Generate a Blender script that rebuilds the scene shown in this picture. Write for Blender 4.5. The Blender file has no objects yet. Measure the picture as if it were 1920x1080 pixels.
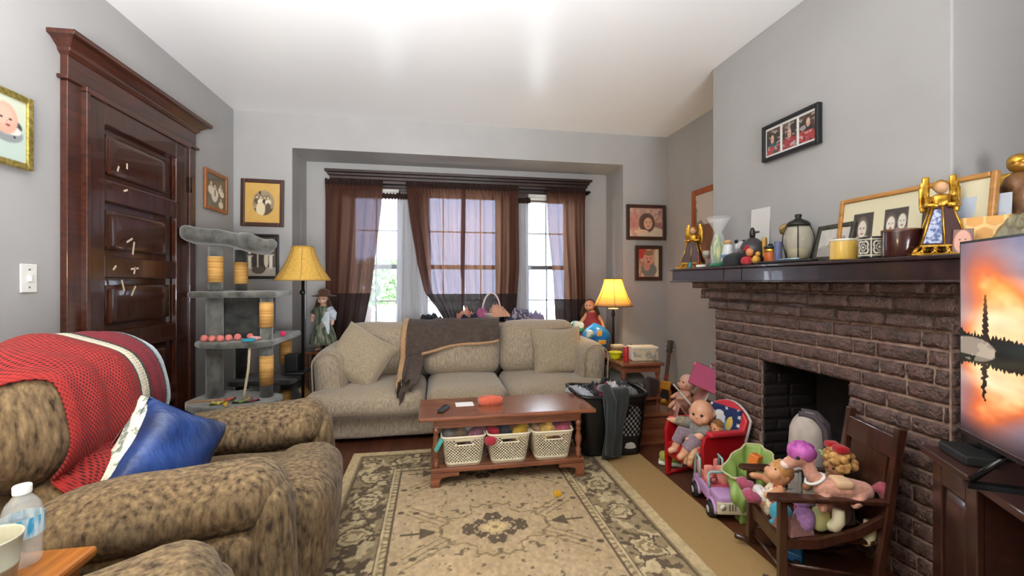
import bpy, bmesh, math, random
import numpy as np
from mathutils import Matrix, Vector, Euler, noise as mnoise
random.seed(7)
PI = math.pi
C = bpy.context.scene.collection
sc = bpy.context.scene

# ------------------------------------------------------------------ camera
CAM_H = 1.18
cd = bpy.data.cameras.new('camera')
cam = bpy.data.objects.new('camera', cd); C.objects.link(cam)
cam.location = (0, 0, CAM_H)
cam.rotation_euler = (PI/2, 0, -math.radians(10.2))
cd.sensor_width = 36.0
cd.lens = 810/1920*36.0
cd.shift_y = -12/1920
cd.clip_start = 0.02
sc.camera = cam

# ------------------------------------------------------------------ world, lights, exposure
def S(h):
    h = h.lstrip('#'); o = []
    for i in (0, 2, 4):
        c = int(h[i:i+2], 16)/255
        o.append(c/12.92 if c <= .04045 else ((c+.055)/1.055)**2.4)
    return tuple(o)
w = bpy.data.worlds.new('overcast_sky'); sc.world = w
w.use_nodes = True
bg = w.node_tree.nodes['Background']
bg.inputs[0].default_value = (.80, .90, 1.0, 1)
bg.inputs[1].default_value = 13.0
def area(name, loc, rot, sx, sy, power, col, spread=180):
    l = bpy.data.lights.new(name, 'AREA'); l.shape = 'RECTANGLE'; l.size = sx; l.size_y = sy
    l.energy = power; l.color = col; l.spread = math.radians(spread)
    o = bpy.data.objects.new(name, l); C.objects.link(o); o.location = loc; o.rotation_euler = rot
    return o
# added fill light behind the camera, aimed at the back wall and far ceiling
area('room_fill', (.3, -1.8, .85), (PI/2+.50, 0, .26), 2.0, 1.2, 78, (.95, .97, 1), 90)
# added uplight with no fixture, brightens the room by bouncing off the ceiling
area('ceiling_bounce_fill', (-.75, .45, 1.78), (PI, 0, 0), 1.2, 1.0, 85, (.93, .97, 1))
# warm lamp standing by the armchairs, left of the photographer
lw = bpy.data.lights.new('warm_room_lamp', 'POINT'); lw.energy = 20; lw.color = (1, .74, .36); lw.shadow_soft_size = .14
lo = bpy.data.objects.new('warm_room_lamp', lw); C.objects.link(lo); lo.location = (-1.40, .30, 1.30)
sc.view_settings.view_transform = 'Standard'
sc.view_settings.look = 'None'
sc.view_settings.gamma = 1
sc.view_settings.use_curve_mapping = False
sc.view_settings.exposure = 0.42
sc.cycles.max_bounces = 8
sc.cycles.transparent_max_bounces = 16
sc.cycles.sample_clamp_indirect = 6
sc.cycles.caustics_reflective = False
sc.cycles.caustics_refractive = False

# ------------------------------------------------------------------ mesh helpers
class MB:
    def __init__(s): s.v = []; s.f = []; s.sm = []; s.col = None
    def add(s, vs, fs, smooth=False, M=None):
        n = len(s.v)
        if M is not None: vs = [M @ Vector(p) for p in vs]
        s.v.extend([tuple(p) for p in vs]); s.f.extend([tuple(i+n for i in q) for q in fs]); s.sm.extend([smooth]*len(fs))
        return s
    def box(s, c, d, M=None):
        x, y, z = d[0]/2, d[1]/2, d[2]/2
        vs = [(c[0]+i*x, c[1]+j*y, c[2]+k*z) for i in (-1, 1) for j in (-1, 1) for k in (-1, 1)]
        return s.add(vs, [(0,1,3,2),(4,6,7,5),(0,4,5,1),(2,3,7,6),(0,2,6,4),(1,5,7,3)], False, M)
    def b2(s, lo, hi, M=None):
        return s.box([(a+b)/2 for a, b in zip(lo, hi)], [b-a for a, b in zip(lo, hi)], M)
    def soft(s, c, d, r, n=8, bulge=(0,0,0), wob=0, wf=6, M=None, fn=None):
        # rounded box; bulge swells each pair of faces; wob = noise
        h = [q/2 for q in d]; r = min(r, min(h)); vs = []; fs = []; key = {}
        def vert(p):
            k = (round(p[0], 5), round(p[1], 5), round(p[2], 5))
            if k in key: return key[k]
            q = []
            inn = [max(-(h[i]-r), min(h[i]-r, p[i]*h[i])) for i in range(3)]
            dv = Vector([p[i]*h[i]-inn[i] for i in range(3)])
            if dv.length > 1e-9: dv = dv.normalized()*r
            q = Vector(inn)+dv
            u = [q[i]/h[i] for i in range(3)]
            for i in range(3):
                a, b = (i+1) % 3, (i+2) % 3
                q[i] += u[i]*bulge[i]*(1-u[a]**2)*(1-u[b]**2)
            if wob:
                nv = mnoise.noise_vector(Vector((q[0]*wf+c[0]*3.1, q[1]*wf+c[1]*2.3, q[2]*wf+c[2])))
                q += nv*wob
            if fn: q = Vector(fn(q, u))
            key[k] = len(vs); vs.append((q[0]+c[0], q[1]+c[1], q[2]+c[2])); return key[k]
        # denser near the rims so that corners stay round
        ts = [math.sin((2*i/n-1)*PI/2) if r > .3*min(h) else (2*i/n-1) for i in range(n+1)]
        for ax in range(3):
            for sg in (-1, 1):
                for i in range(n):
                    for j in range(n):
                        q = []
                        for (a, b) in ((i,j),(i+1,j),(i+1,j+1),(i,j+1)):
                            p = [0,0,0]; p[ax] = sg; p[(ax+1) % 3] = ts[a]; p[(ax+2) % 3] = ts[b]
                            q.append(vert(p))
                        if sg < 0: q = q[::-1]
                        fs.append(q)
        return s.add(vs, fs, True, M)
    def lathe(s, prof, seg=20, c=(0,0,0), M=None, smooth=True, cap=True, sq=None):
        vs = []; fs = []
        for (r, z) in prof:
            for k in range(seg):
                a = 2*PI*k/seg
                vs.append((c[0]+r*math.cos(a), c[1]+r*math.sin(a), c[2]+z))
        m = len(prof)
        for i in range(m-1):
            for k in range(seg):
                k2 = (k+1) % seg
                fs.append((i*seg+k, i*seg+k2, (i+1)*seg+k2, (i+1)*seg+k))
        if cap:
            if prof[0][0] > 1e-6: fs.append(tuple(range(seg))[::-1])
            if prof[-1][0] > 1e-6: fs.append(tuple((m-1)*seg+k for k in range(seg)))
        return s.add(vs, fs, smooth, M)
    def cyl(s, a, b, r, r2=None, seg=14, M=None, smooth=True):
        return s.tube([a, b], [r, r if r2 is None else r2], seg, M=M, smooth=smooth)
    def tube(s, pts, r, seg=8, closed=False, M=None, smooth=True, cap=True):
        P = [Vector(p) for p in pts]; n = len(P)
        R = r if isinstance(r, (list, tuple)) else [r]*n
        vs = []; fs = []; up = None
        for i in range(n):
            if closed: t = P[(i+1) % n]-P[i-1]
            else: t = P[min(i+1, n-1)]-P[max(i-1, 0)]
            if t.length < 1e-9: t = Vector((0,0,1))
            t.normalize()
            if up is None:
                up = Vector((0,0,1)) if abs(t.z) < .9 else Vector((1,0,0))
            sd = t.cross(up)
            if sd.length < 1e-6: sd = t.cross(Vector((0,1,0)))
            sd.normalize(); up = sd.cross(t).normalized()
            for k in range(seg):
                a = 2*PI*k/seg
                vs.append(P[i]+(sd*math.cos(a)+up*math.sin(a))*R[i])
        for i in range(n if closed else n-1):
            for k in range(seg):
                i2 = (i+1) % n; k2 = (k+1) % seg
                fs.append((i*seg+k, i*seg+k2, i2*seg+k2, i2*seg+k))
        if not closed and cap:
            fs.append(tuple(range(seg))[::-1]); fs.append(tuple((n-1)*seg+k for k in range(seg)))
        return s.add(vs, fs, smooth, M)
    def ball(s, c, r, nu=14, nv=9, M=None, fn=None):
        if not isinstance(r, (list, tuple)): r = (r, r, r)
        vs = []; fs = []
        for j in range(nv+1):
            th = PI*j/nv
            for i in range(nu):
                ph = 2*PI*i/nu
                p = Vector((math.sin(th)*math.cos(ph), math.sin(th)*math.sin(ph), math.cos(th)))
                if fn: p = p*fn(p)
                vs.append((c[0]+p[0]*r[0], c[1]+p[1]*r[1], c[2]+p[2]*r[2]))
        for j in range(nv):
            for i in range(nu):
                i2 = (i+1) % nu
                fs.append((j*nu+i, (j+1)*nu+i, (j+1)*nu+i2, j*nu+i2))
        return s.add(vs, fs, True, M)
    def sheet(s, fn, nu, nv, smooth=True, M=None):
        vs = [fn(i/nu, j/nv) for j in range(nv+1) for i in range(nu+1)]
        fs = [(j*(nu+1)+i, j*(nu+1)+i+1, (j+1)*(nu+1)+i+1, (j+1)*(nu+1)+i) for j in range(nv) for i in range(nu)]
        return s.add(vs, fs, smooth, M)
    def prism(s, poly, h, M=None):
        # polygon in the xy plane, extruded along z by h
        n = len(poly)
        vs = [(p[0], p[1], 0) for p in poly]+[(p[0], p[1], h) for p in poly]
        fs = [tuple(range(n))[::-1], tuple(range(n, 2*n))]+[(i, (i+1) % n, n+(i+1) % n, n+i) for i in range(n)]
        return s.add(vs, fs, False, M)
    def pillow(s, w, h, t, n=14, M=None, wob=.004, pinch=.06):
        def side(sg):
            def fn(a, b):
                x, y = 2*a-1, 2*b-1
                e = max(0, (1-x**4))**.55*max(0, (1-y**4))**.55
                px = x*(1-pinch*(1-y*y)); py = y*(1-pinch*(1-x*x))
                q = Vector((px*w/2, py*h/2, sg*t/2*e))
                return q+mnoise.noise_vector(q*9+Vector((sg, w, h)))*wob
            return fn
        s.sheet(side(1), n, n, True, M)
        n0 = len(s.f)
        s.sheet(side(-1), n, n, True, M)
        s.f[n0:] = [q[::-1] for q in s.f[n0:]]
        return s

def finish(o, bevel, sub, solid, remesh, smoothit, seg=2):
    if remesh:
        m = o.modifiers.new('remesh', 'REMESH'); m.mode = 'VOXEL'; m.voxel_size = remesh; m.use_smooth_shade = True
        m = o.modifiers.new('smooth', 'SMOOTH'); m.iterations = smoothit or 4; m.factor = .5
    if bevel:
        m = o.modifiers.new('bevel', 'BEVEL'); m.width = bevel; m.segments = seg; m.limit_method = 'ANGLE'; m.angle_limit = math.radians(40)
    if solid:
        m = o.modifiers.new('solidify', 'SOLIDIFY'); m.thickness = solid; m.offset = 0
    if sub:
        m = o.modifiers.new('subdivision', 'SUBSURF'); m.levels = sub; m.render_levels = sub

def obj(name, mb, mat, parent=None, bevel=0, sub=0, solid=0, remesh=0, smoothit=0, label=None, weld=False):
    me = bpy.data.meshes.new(name)
    me.from_pydata(mb.v, [], mb.f)
    me.polygons.foreach_set('use_smooth', mb.sm)
    if weld or remesh:
        bm = bmesh.new(); bm.from_mesh(me)
        bmesh.ops.remove_doubles(bm, verts=bm.verts, dist=1e-5); bm.to_mesh(me); bm.free()
    me.update()
    me.materials.append(mat)
    o = bpy.data.objects.new(name, me); C.objects.link(o)
    if parent is not None: o.parent = parent
    if label: o['label'] = label
    finish(o, bevel, sub, solid, remesh, smoothit)
    return o

def thing(name, label, cat, loc=(0,0,0), rz=0, group=None, rot=None):
    o = bpy.data.objects.new(name, None); C.objects.link(o)
    o.empty_display_size = .05
    o.location = loc; o.rotation_euler = rot if rot else (0, 0, rz)
    o['label'] = label; o['category'] = cat
    if group: o['group'] = group
    return o
def tag(o, label, cat, group=None, loc=None, rz=0, rot=None):
    o['label'] = label; o['category'] = cat
    if group: o['group'] = group
    if loc: o.location = loc
    if rot: o.rotation_euler = rot
    elif rz: o.rotation_euler = (0, 0, rz)
    return o
def struct(name, mb, m, parent=None, **k):
    o = obj(name, mb, m, parent, **k)
    if parent is None: o['kind'] = 'structure'
    return o
def dup(root, loc, rz=None, label=None, group=None, rot=None):
    r = root.copy(); C.objects.link(r); r.location = loc
    if rot: r.rotation_euler = rot
    elif rz is not None: r.rotation_euler = (0, 0, rz)
    if label: r['label'] = label
    if group: r['group'] = group
    for ch in list(root.children):
        c = ch.copy(); C.objects.link(c); c.parent = r
        for g in list(ch.children):
            d = g.copy(); C.objects.link(d); d.parent = c
    return r
def TR(loc=(0,0,0), rot=(0,0,0), s=None):
    M = Matrix.Translation(loc) @ Euler(rot).to_matrix().to_4x4()
    if s: M = M @ Matrix.Diagonal((*s, 1))
    return M

from mathutils.bvhtree import BVHTree
def bvh(objs):
    vs = []; fs = []
    for o in objs:
        n = len(vs); mw = o.matrix_world
        vs += [mw @ v.co for v in o.data.vertices]; fs += [tuple(i+n for i in q.vertices) for q in o.data.polygons]
    return BVHTree.FromPolygons(vs, fs)
def drape(tree, c, dv, far):
    # distance from c along dv to the outermost surface, smoothed over neighbouring directions
    best = 0
    for k, wgt in ((0, 1), (.06, .985), (-.06, .985), (.14, .95), (-.14, .95)):
        ax = Vector((0, 1, 0)) if abs(dv.y) < 1e-6 else Vector((1, 0, 0))
        d2 = Matrix.Rotation(k, 3, ax) @ dv
        h = tree.ray_cast(c+d2*far, -d2, far)
        if h[0] is not None: best = max(best, (far-h[3])*wgt)
    return best

# ------------------------------------------------------------------ materials
def nodes(name):
    m = bpy.data.materials.new(name); m.use_nodes = True
    nt = m.node_tree; p = nt.nodes['Principled BSDF']
    return m, nt, p
def lk(nt, a, b): nt.links.new(a, b)
def noise_fac(nt, scale, stretch=(1,1,1), detail=4, rough=.55, coord='Object', rot=(0,0,0)):
    tc = nt.nodes.new('ShaderNodeTexCoord'); mp = nt.nodes.new('ShaderNodeMapping')
    mp.inputs['Scale'].default_value = stretch; mp.inputs['Rotation'].default_value = rot
    lk(nt, tc.outputs[coord], mp.inputs['Vector'])
    n = nt.nodes.new('ShaderNodeTexNoise'); n.inputs['Scale'].default_value = scale
    n.inputs['Detail'].default_value = detail; n.inputs['Roughness'].default_value = rough
    lk(nt, mp.outputs[0], n.inputs['Vector'])
    return n.outputs['Fac']
def ramp(nt, fac, stops):
    r = nt.nodes.new('ShaderNodeValToRGB')
    while len(r.color_ramp.elements) < len(stops): r.color_ramp.elements.new(.5)
    for e, (p, c) in zip(r.color_ramp.elements, stops): e.position = p; e.color = (*c[:3], 1)
    lk(nt, fac, r.inputs[0]); return r.outputs[0]
def bump(nt, p, fac, strength, dist=.002):
    b = nt.nodes.new('ShaderNodeBump'); b.inputs['Strength'].default_value = strength; b.inputs['Distance'].default_value = dist
    lk(nt, fac, b.inputs['Height']); lk(nt, b.outputs[0], p.inputs['Normal'])
def mat(name, col, rough=.55, col2=None, ns=12, st=(1,1,1), lo=.35, hi=.65, bmp=0, bs=60, bst=(1,1,1), bd=.002, metal=0, spec=.5, sheen=0, coat=0,
        trans=0, emis=None, es=0, alpha=1, sss=0, detail=4, rot=(0,0,0)):
    m, nt, p = nodes(name)
    c = S(col) if isinstance(col, str) else col
    p.inputs['Base Color'].default_value = (*c, 1)
    p.inputs['Roughness'].default_value = rough; p.inputs['Metallic'].default_value = metal
    p.inputs['Specular IOR Level'].default_value = spec
    p.inputs['Sheen Weight'].default_value = sheen; p.inputs['Coat Weight'].default_value = coat
    p.inputs['Transmission Weight'].default_value = trans; p.inputs['Alpha'].default_value = alpha
    if sss: p.inputs['Subsurface Weight'].default_value = sss; p.inputs['Subsurface Radius'].default_value = (.01, .004, .002)
    if col2:
        c2 = S(col2) if isinstance(col2, str) else col2
        f = noise_fac(nt, ns, st, detail, rot=rot)
        lk(nt, ramp(nt, f, [(lo, c), (hi, c2)]), p.inputs['Base Color'])
    if bmp:
        bump(nt, p, noise_fac(nt, bs, bst, 4, rot=rot), bmp, bd)
    if emis:
        e = S(emis) if isinstance(emis, str) else emis
        p.inputs['Emission Color'].default_value = (*e, 1); p.inputs['Emission Strength'].default_value = es
    return m
_mc = {}
def plain(col, rough=.5, metal=0, bmp=.15, spec=.5, coat=0):
    k = (col, rough, metal, coat)
    if k not in _mc:
        _mc[k] = mat('finish_%s' % col.lstrip('#'), col, rough, metal=metal, bmp=bmp, bs=140, spec=spec, coat=coat)
    return _mc[k]
def cloth(col, rough=.9, f=.72):
    k = ('cloth', col)
    if k not in _mc:
        c = S(col); _mc[k] = mat('cloth_%s' % col.lstrip('#'), tuple(q*f for q in c), rough, col2=c, ns=90, bmp=.35, bs=320, sheen=.25, spec=.2)
    return _mc[k]
def wood(name, dark, light, rough=.3, axis=2, scale=6, coat=.2, bmp=.08):
    st = [9, 9, 9]; st[axis] = .7
    return mat(name, dark, rough, light, scale, tuple(st), .3, .72, bmp=bmp, bs=scale, bst=tuple(st), coat=coat, detail=7)
def painted(name, rough=.6, bmp=0, bs=300, emis=0, coat=0):
    m, nt, p = nodes(name)
    a = nt.nodes.new('ShaderNodeVertexColor'); a.layer_name = 'Col'
    lk(nt, a.outputs[0], p.inputs['Base Color']); p.inputs['Roughness'].default_value = rough; p.inputs['Coat Weight'].default_value = coat
    if bmp: bump(nt, p, noise_fac(nt, bs), bmp)
    if emis:
        lk(nt, a.outputs[0], p.inputs['Emission Color']); p.inputs['Emission Strength'].default_value = emis
    return m
def picture(name, w, h, nx, ny, fn, m, parent=None, at=None, fn3=None):
    # flat picture: local x in [-w/2, w/2], local z in [0, h], facing -y; fn(U, V) -> srgb array, V up
    xs, zs = np.meshgrid(np.linspace(-w/2, w/2, nx+1), np.linspace(0, h, ny+1))
    V = np.stack([xs.ravel(), np.zeros(xs.size), zs.ravel()], 1)
    if fn3 is not None: V = fn3(xs.ravel(), zs.ravel())
    i = np.arange(nx*ny); r = i//nx; c = i % nx; b = r*(nx+1)+c
    F = np.stack([b, b+1, b+nx+2, b+nx+1], 1)
    me = bpy.data.meshes.new(name)
    me.vertices.add(len(V)); me.vertices.foreach_set('co', V.ravel().astype(np.float32))
    me.loops.add(F.size); me.loops.foreach_set('vertex_index', F.ravel().astype(np.int32))
    me.polygons.add(len(F)); me.polygons.foreach_set('loop_start', (np.arange(len(F))*4).astype(np.int32))
    me.update(calc_edges=True); me.validate()
    U_, V_ = np.meshgrid(np.linspace(0, 1, nx+1), np.linspace(0, 1, ny+1))
    col = np.clip(fn(U_, V_), 0, 1).reshape(-1, 3)
    lin = np.where(col <= .04045, col/12.92, ((col+.055)/1.055)**2.4)
    ca = me.color_attributes.new('Col', 'FLOAT_COLOR', 'POINT')
    ca.data.foreach_set('color', np.concatenate([lin, np.ones((len(lin), 1))], 1).ravel().astype(np.float32))
    me.materials.append(m)
    o = bpy.data.objects.new(name, me); C.objects.link(o)
    if parent is not None: o.parent = parent
    if at: o.location = at
    return o
# small numpy painting kit
def vnoise(U, V, su, sv, seed=0):
    rs = np.random.RandomState(seed); G = rs.rand(64, 64)
    x = U*su; y = V*sv; i = np.floor(x).astype(int); j = np.floor(y).astype(int); a = x-i; b = y-j
    a = a*a*(3-2*a); b = b*b*(3-2*b); g = lambda p, q: G[p % 64, q % 64]
    return (g(i,j)*(1-a)+g(i+1,j)*a)*(1-b)+(g(i,j+1)*(1-a)+g(i+1,j+1)*a)*b
def fbm(U, V, s, seed=0, asp=1): return (vnoise(U, V, s*asp, s, seed)+.5*vnoise(U, V, 2*s*asp, 2*s, seed+1)+.25*vnoise(U, V, 4*s*asp, 4*s, seed+2))/1.75
def rgb(h): h = h.lstrip('#'); return np.array([int(h[i:i+2], 16)/255 for i in (0, 2, 4)])
def fill(shape, h): return np.ones((*shape, 3))*rgb(h)
def mixc(A, m, h):
    m = np.clip(m, 0, 1)[..., None]
    return A*(1-m)+(rgb(h) if isinstance(h, str) else h)*m
def ell(U, V, cx, cy, rx, ry, soft=.15):
    d = np.sqrt(((U-cx)/rx)**2+((V-cy)/ry)**2)
    return np.clip((1-d)/soft+.5, 0, 1)
def rect(U, V, x0, y0, x1, y1): return ((U >= x0) & (U <= x1) & (V >= y0) & (V <= y1)).astype(float)

WALL = mat('grey_wall_paint', '#a9a7a5', .6, '#a3a19f', 2.2, bmp=.06, bs=45, bd=.004, spec=.35)
CEIL = mat('glossy_white_ceiling_paint', '#f2f2f2', .27, bmp=.10, bs=9, bst=(1,.5,1), bd=.01, spec=.5)
DOORWOOD = wood('dark_varnished_wood', '#24100a', '#4a2416', .26, 2, 5, .35, bmp=.15)
DOORWOODY = wood('dark_varnished_trim', '#2a130c', '#54291a', .3, 1, 5, .3, bmp=.12)
WINWOOD = wood('dark_window_trim', '#20120e', '#3a211a', .4, 0, 5, .1)
BLACK = plain('#0c0c0d', .45)
WHITE = plain('#e8e6e0', .5)

# ------------------------------------------------------------------ room shell
XL, XR, YB, YF, ZC = -1.645, 2.27, 3.95, -2.0, 2.612
BX0, BX1, BY, BZ = -1.19, 1.81, 4.37, 2.318      # window bay
FLOORM, nt, p = nodes('old_hardwood_floor')
tc = nt.nodes.new('ShaderNodeTexCoord'); mp = nt.nodes.new('ShaderNodeMapping'); mp.inputs['Rotation'].default_value = (0, 0, PI/2)
lk(nt, tc.outputs['Object'], mp.inputs[0])
br = nt.nodes.new('ShaderNodeTexBrick'); lk(nt, mp.outputs[0], br.inputs['Vector'])
br.inputs['Color1'].default_value = (*S('#553022'), 1); br.inputs['Color2'].default_value = (*S('#6a3d29'), 1); br.inputs['Mortar'].default_value = (*S('#20100a'), 1)
br.inputs['Scale'].default_value = 1; br.inputs['Brick Width'].default_value = 1.3; br.inputs['Row Height'].default_value = .075; br.inputs['Mortar Size'].default_value = .0018
gr = noise_fac(nt, 7, (8, .7, 1), 6)
mx = nt.nodes.new('ShaderNodeMix'); mx.data_type = 'RGBA'; mx.blend_type = 'MULTIPLY'; mx.inputs[0].default_value = .8
lk(nt, br.outputs[0], mx.inputs[6]); lk(nt, ramp(nt, gr, [(.3, (.45,.42,.4)), (.7, (1,1,1))]), mx.inputs[7]); lk(nt, mx.outputs[2], p.inputs['Base Color'])
p.inputs['Roughness'].default_value = .36
struct('floor', MB().b2((XL-.1, YF, -.1), (XR+.1, 4.5, 0)), FLOORM)
struct('ceiling', MB().b2((XL-.1, YF, ZC), (XR+.1, YB+.12, ZC+.1)), CEIL)
struct('wall_left', MB().b2((XL-.12, YF-.1, 0), (XL, YB+.12, ZC)), WALL)
struct('wall_right', MB().b2((XR, YF-.1, 0), (XR+.12, YB+.12, ZC)), WALL)
struct('wall_front', MB().b2((XL-.12, YF-.12, 0), (XR+.12, YF, ZC)), WALL)
b = MB()
b.b2((XL-.12, YB, 0), (BX0, BY+.12, ZC)); b.b2((BX1, YB, 0), (XR+.12, BY+.12, ZC)); b.b2((BX0, YB, BZ), (BX1, BY+.12, ZC))
struct('wall_back', b, WALL)
WX0, WX1, WZ0, WZ1 = -.90, 1.51, .60, 2.10        # hole for the three windows
b = MB()
b.b2((BX0, BY, 0), (WX0, BY+.12, BZ)); b.b2((WX1, BY, 0), (BX1, BY+.12, BZ)); b.b2((WX0, BY, 0), (WX1, BY+.12, WZ0)); b.b2((WX0, BY, WZ1), (WX1, BY+.12, BZ))
struct('wall_bay', b, WALL)
CHX, CHY0, CHY1 = 1.85, 1.26, 2.63
struct('wall_chimney', MB().b2((CHX, CHY0, 1.20), (XR+.05, CHY1, ZC)), WALL, bevel=.006)
# window trim: casing, mullions, stepped crown
b = MB()
for x0, x1 in ((-.955, -.80), (-.33, -.10), (.66, .94), (1.40, 1.565)): b.b2((x0, BY-.022, .56), (x1, BY+.02, 2.09))
b.b2((-.955, BY-.028, 2.06), (1.565, BY+.02, 2.16)); b.b2((-.97, BY-.04, 2.085), (1.58, BY, 2.10))
b.b2((-.975, BY-.045, 2.16), (1.585, BY, 2.19)); b.b2((-.99, BY-.07, 2.19), (1.60, BY, 2.215)); b.b2((-1.01, BY-.10, 2.215), (1.62, BY, 2.238))
b.b2((-.98, BY-.09, .55), (1.59, BY+.02, .59))
struct('trim_1', b, WINWOOD, bevel=.004)
SASH = mat('dark_painted_sash', '#5b5a60', .45, bmp=.1)
GL, nt, p = nodes('window_glass')
nt.nodes.remove(p); o_ = nt.nodes['Material Output']
t_ = nt.nodes.new('ShaderNodeBsdfTransparent'); g_ = nt.nodes.new('ShaderNodeBsdfGlossy'); g_.inputs['Roughness'].default_value = .02
x_ = nt.nodes.new('ShaderNodeMixShader'); x_.inputs[0].default_value = .06
lk(nt, t_.outputs[0], x_.inputs[1]); lk(nt, g_.outputs[0], x_.inputs[2]); lk(nt, x_.outputs[0], o_.inputs[0])
for n, (x0, x1, nm) in enumerate(((-.80, -.33, 1), (-.10, .66, 3), (.94, 1.40, 1))):
    wr = bpy.data.objects.new('window_%d' % (n+1), None); C.objects.link(wr); wr.location = ((x0+x1)/2, BY+.05, WZ0); wr['kind'] = 'structure'
    hw = (x1-x0)/2; H2 = (1.325-WZ0)
    b = MB(); b.b2((-hw-.02, -.01, 0), (hw+.02, .06, .035)); b.b2((-hw-.02, -.01, 1.47), (hw+.02, .06, 1.5)); b.b2((-hw-.02, -.01, 0), (-hw+.012, .06, 1.5)); b.b2((hw-.012, -.01, 0), (hw+.02, .06, 1.5))
    obj('window_frame', b, WINWOOD, wr)
    for nm_, z0, z1, yy in (('upper_sash', H2-.02, 1.47, .03), ('lower_sash', .03, H2+.02, .0)):
        b = MB(); b.b2((-hw, yy, z0), (hw, yy+.03, z0+.045)); b.b2((-hw, yy, z1-.04), (hw, yy+.03, z1)); b.b2((-hw, yy, z0), (-hw+.035, yy+.03, z1)); b.b2((hw-.035, yy, z0), (hw, yy+.03, z1))
        for k in range(1, nm+1):
            xx = -hw+2*hw*k/(nm+1); b.b2((xx-.006, yy+.008, z0), (xx+.006, yy+.024, z1))
        b.b2((-hw, yy+.008, (z0+z1)/2-.006), (hw, yy+.024, (z0+z1)/2+.006))
        so = obj(nm_, b, SASH, wr)
        obj('pane', MB().b2((-hw+.02, yy+.014, z0+.02), (hw-.02, yy+.017, z1-.02)), GL, so)
# door: five panel leaf, casing with stepped crown
dr = bpy.data.objects.new('door_1', None); C.objects.link(dr); dr.location = (XL, 2.77, 0); dr['kind'] = 'structure'
b = MB(); b.b2((0, -.425, .01), (.012, .425, 2.07))
ps = [(1.687, 1.958), (1.306, 1.579), (.925, 1.198), (.544, .817), (.163, .436)]
b.b2((.012, -.425, .01), (.045, -.312, 2.07)); b.b2((.012, .288, .01), (.045, .425, 2.07))
zz = [2.07]+[q for p_ in ps for q in p_[::-1]]+[.01]
for k in range(0, 12, 2): b.b2((.012, -.312, zz[k+1]), (.045, .288, zz[k]))
obj('door_leaf', b, DOORWOOD, dr, bevel=.006)
for (z0, z1) in ps: obj('panel', MB().soft((.016, -.012, (z0+z1)/2), (.022, .53, z1-z0-.07), .01, 4), DOORWOOD, dr)
b = MB()
for z in (.3, 1.82): b.b2((.03, .418, z-.05), (.052, .432, z+.05)); b.cyl((.054, .428, z-.05), (.054, .428, z+.05), .007)
obj('hinge', b, plain('#2a1c12', .35, .8), dr)
# daubs of old tape and scuffs left on the varnish
b = MB()
for y0, z0, a, l in ((2.63, 1.40, .5, .05), (2.66, 1.36, 1.4, .07), (2.67, 1.25, .1, .06), (2.67, 1.24, 1.2, .04), (2.60, 1.66, .4, .03), (2.58, 1.16, 1.9, .06), (2.66, 1.13, 1.0, .06), (2.52, 1.25, .8, .03), (2.545, 1.76, 1.2, .03), (2.61, 1.79, 1.6, .03)):
    b.box((0, 0, 0), (.0015, l, .010), TR((.0455, y0-2.77, z0), (a, 0, 0)))
obj('tape_scrap', b, plain('#cbb8a0', .6), dr)
b = MB(); X = XL
b.b2((X, 2.255, 0), (X+.03, 2.345, 2.085)); b.b2((X, 3.196, 0), (X+.03, 3.311, 2.085))
b.b2((X, 2.33, 0), (X+.055, 2.352, 2.07)); b.b2((X, 3.19, 0), (X+.055, 3.212, 2.07)); b.b2((X, 2.33, 2.06), (X+.055, 3.21, 2.09))
b.b2((X, 2.235, 2.085), (X+.045, 3.331, 2.103)); b.b2((X, 2.255, 2.10), (X+.032, 3.311, 2.205))
# crown: sloped cornice profile swept along y with mitred ends
prof = [(.035, 2.195), (.05, 2.21), (.052, 2.222), (.085, 2.25), (.105, 2.258), (.105, 2.276)]
vs = []
for sgn, y0 in ((-1, 2.255), (1, 3.311)):
    vs += [(X, y0+sgn*(q[0]-.035), q[1]) for q in prof] + [(X+q[0], y0+sgn*(q[0]-.035), q[1]) for q in prof]
n = len(prof); fs = []
for k in range(n-1):
    fs += [(k, k+1, n+k+1, n+k), (2*n+k, 3*n+k, 3*n+k+1, 2*n+k+1), (n+k, n+k+1, 3*n+k+1, 3*n+k)]
fs += [(n-1, 3*n-1, 4*n-1, 2*n-1)]; fs[-1] = (n-1, 2*n-1, 4*n-1, 3*n-1); fs += [(0, 2*n, 3*n, n)]
b.add(vs, fs)
struct('trim_2', b, DOORWOODY, bevel=.003)
for nm, lo, hi in (('left', (XL, 3.311, 0), (XL+.02, YB, .17)), ('right', (XR-.02, 2.64, 0), (XR, YB, .17)), ('back', (BX1, YB-.02, 0), (XR-.02, YB, .17))):
    b = MB(); b.b2(lo, hi); l2 = list(lo); h2 = list(hi); l2[2] = .17; h2[2] = .185
    b.b2([q-.004 for q in l2[:2]]+[.17], [q+.004 for q in h2[:2]]+[.187]) if nm != 'left' else b.b2((XL, 3.311, .17), (XL+.026, YB, .187))
    struct('baseboard_'+nm, b, DOORWOODY, bevel=.004)
b = MB(); b.b2((XL, YB-.02, 0), (BX0, YB, .17)); struct('trim_3', b, DOORWOODY, bevel=.004)
# garden outside the windows
struct('ground_outside', MB().b2((-14, 4.6, -.6), (16, 26, -.5)), mat('pale_paving', '#8f8f88', .9, '#a5a59e', 1.2))

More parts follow.
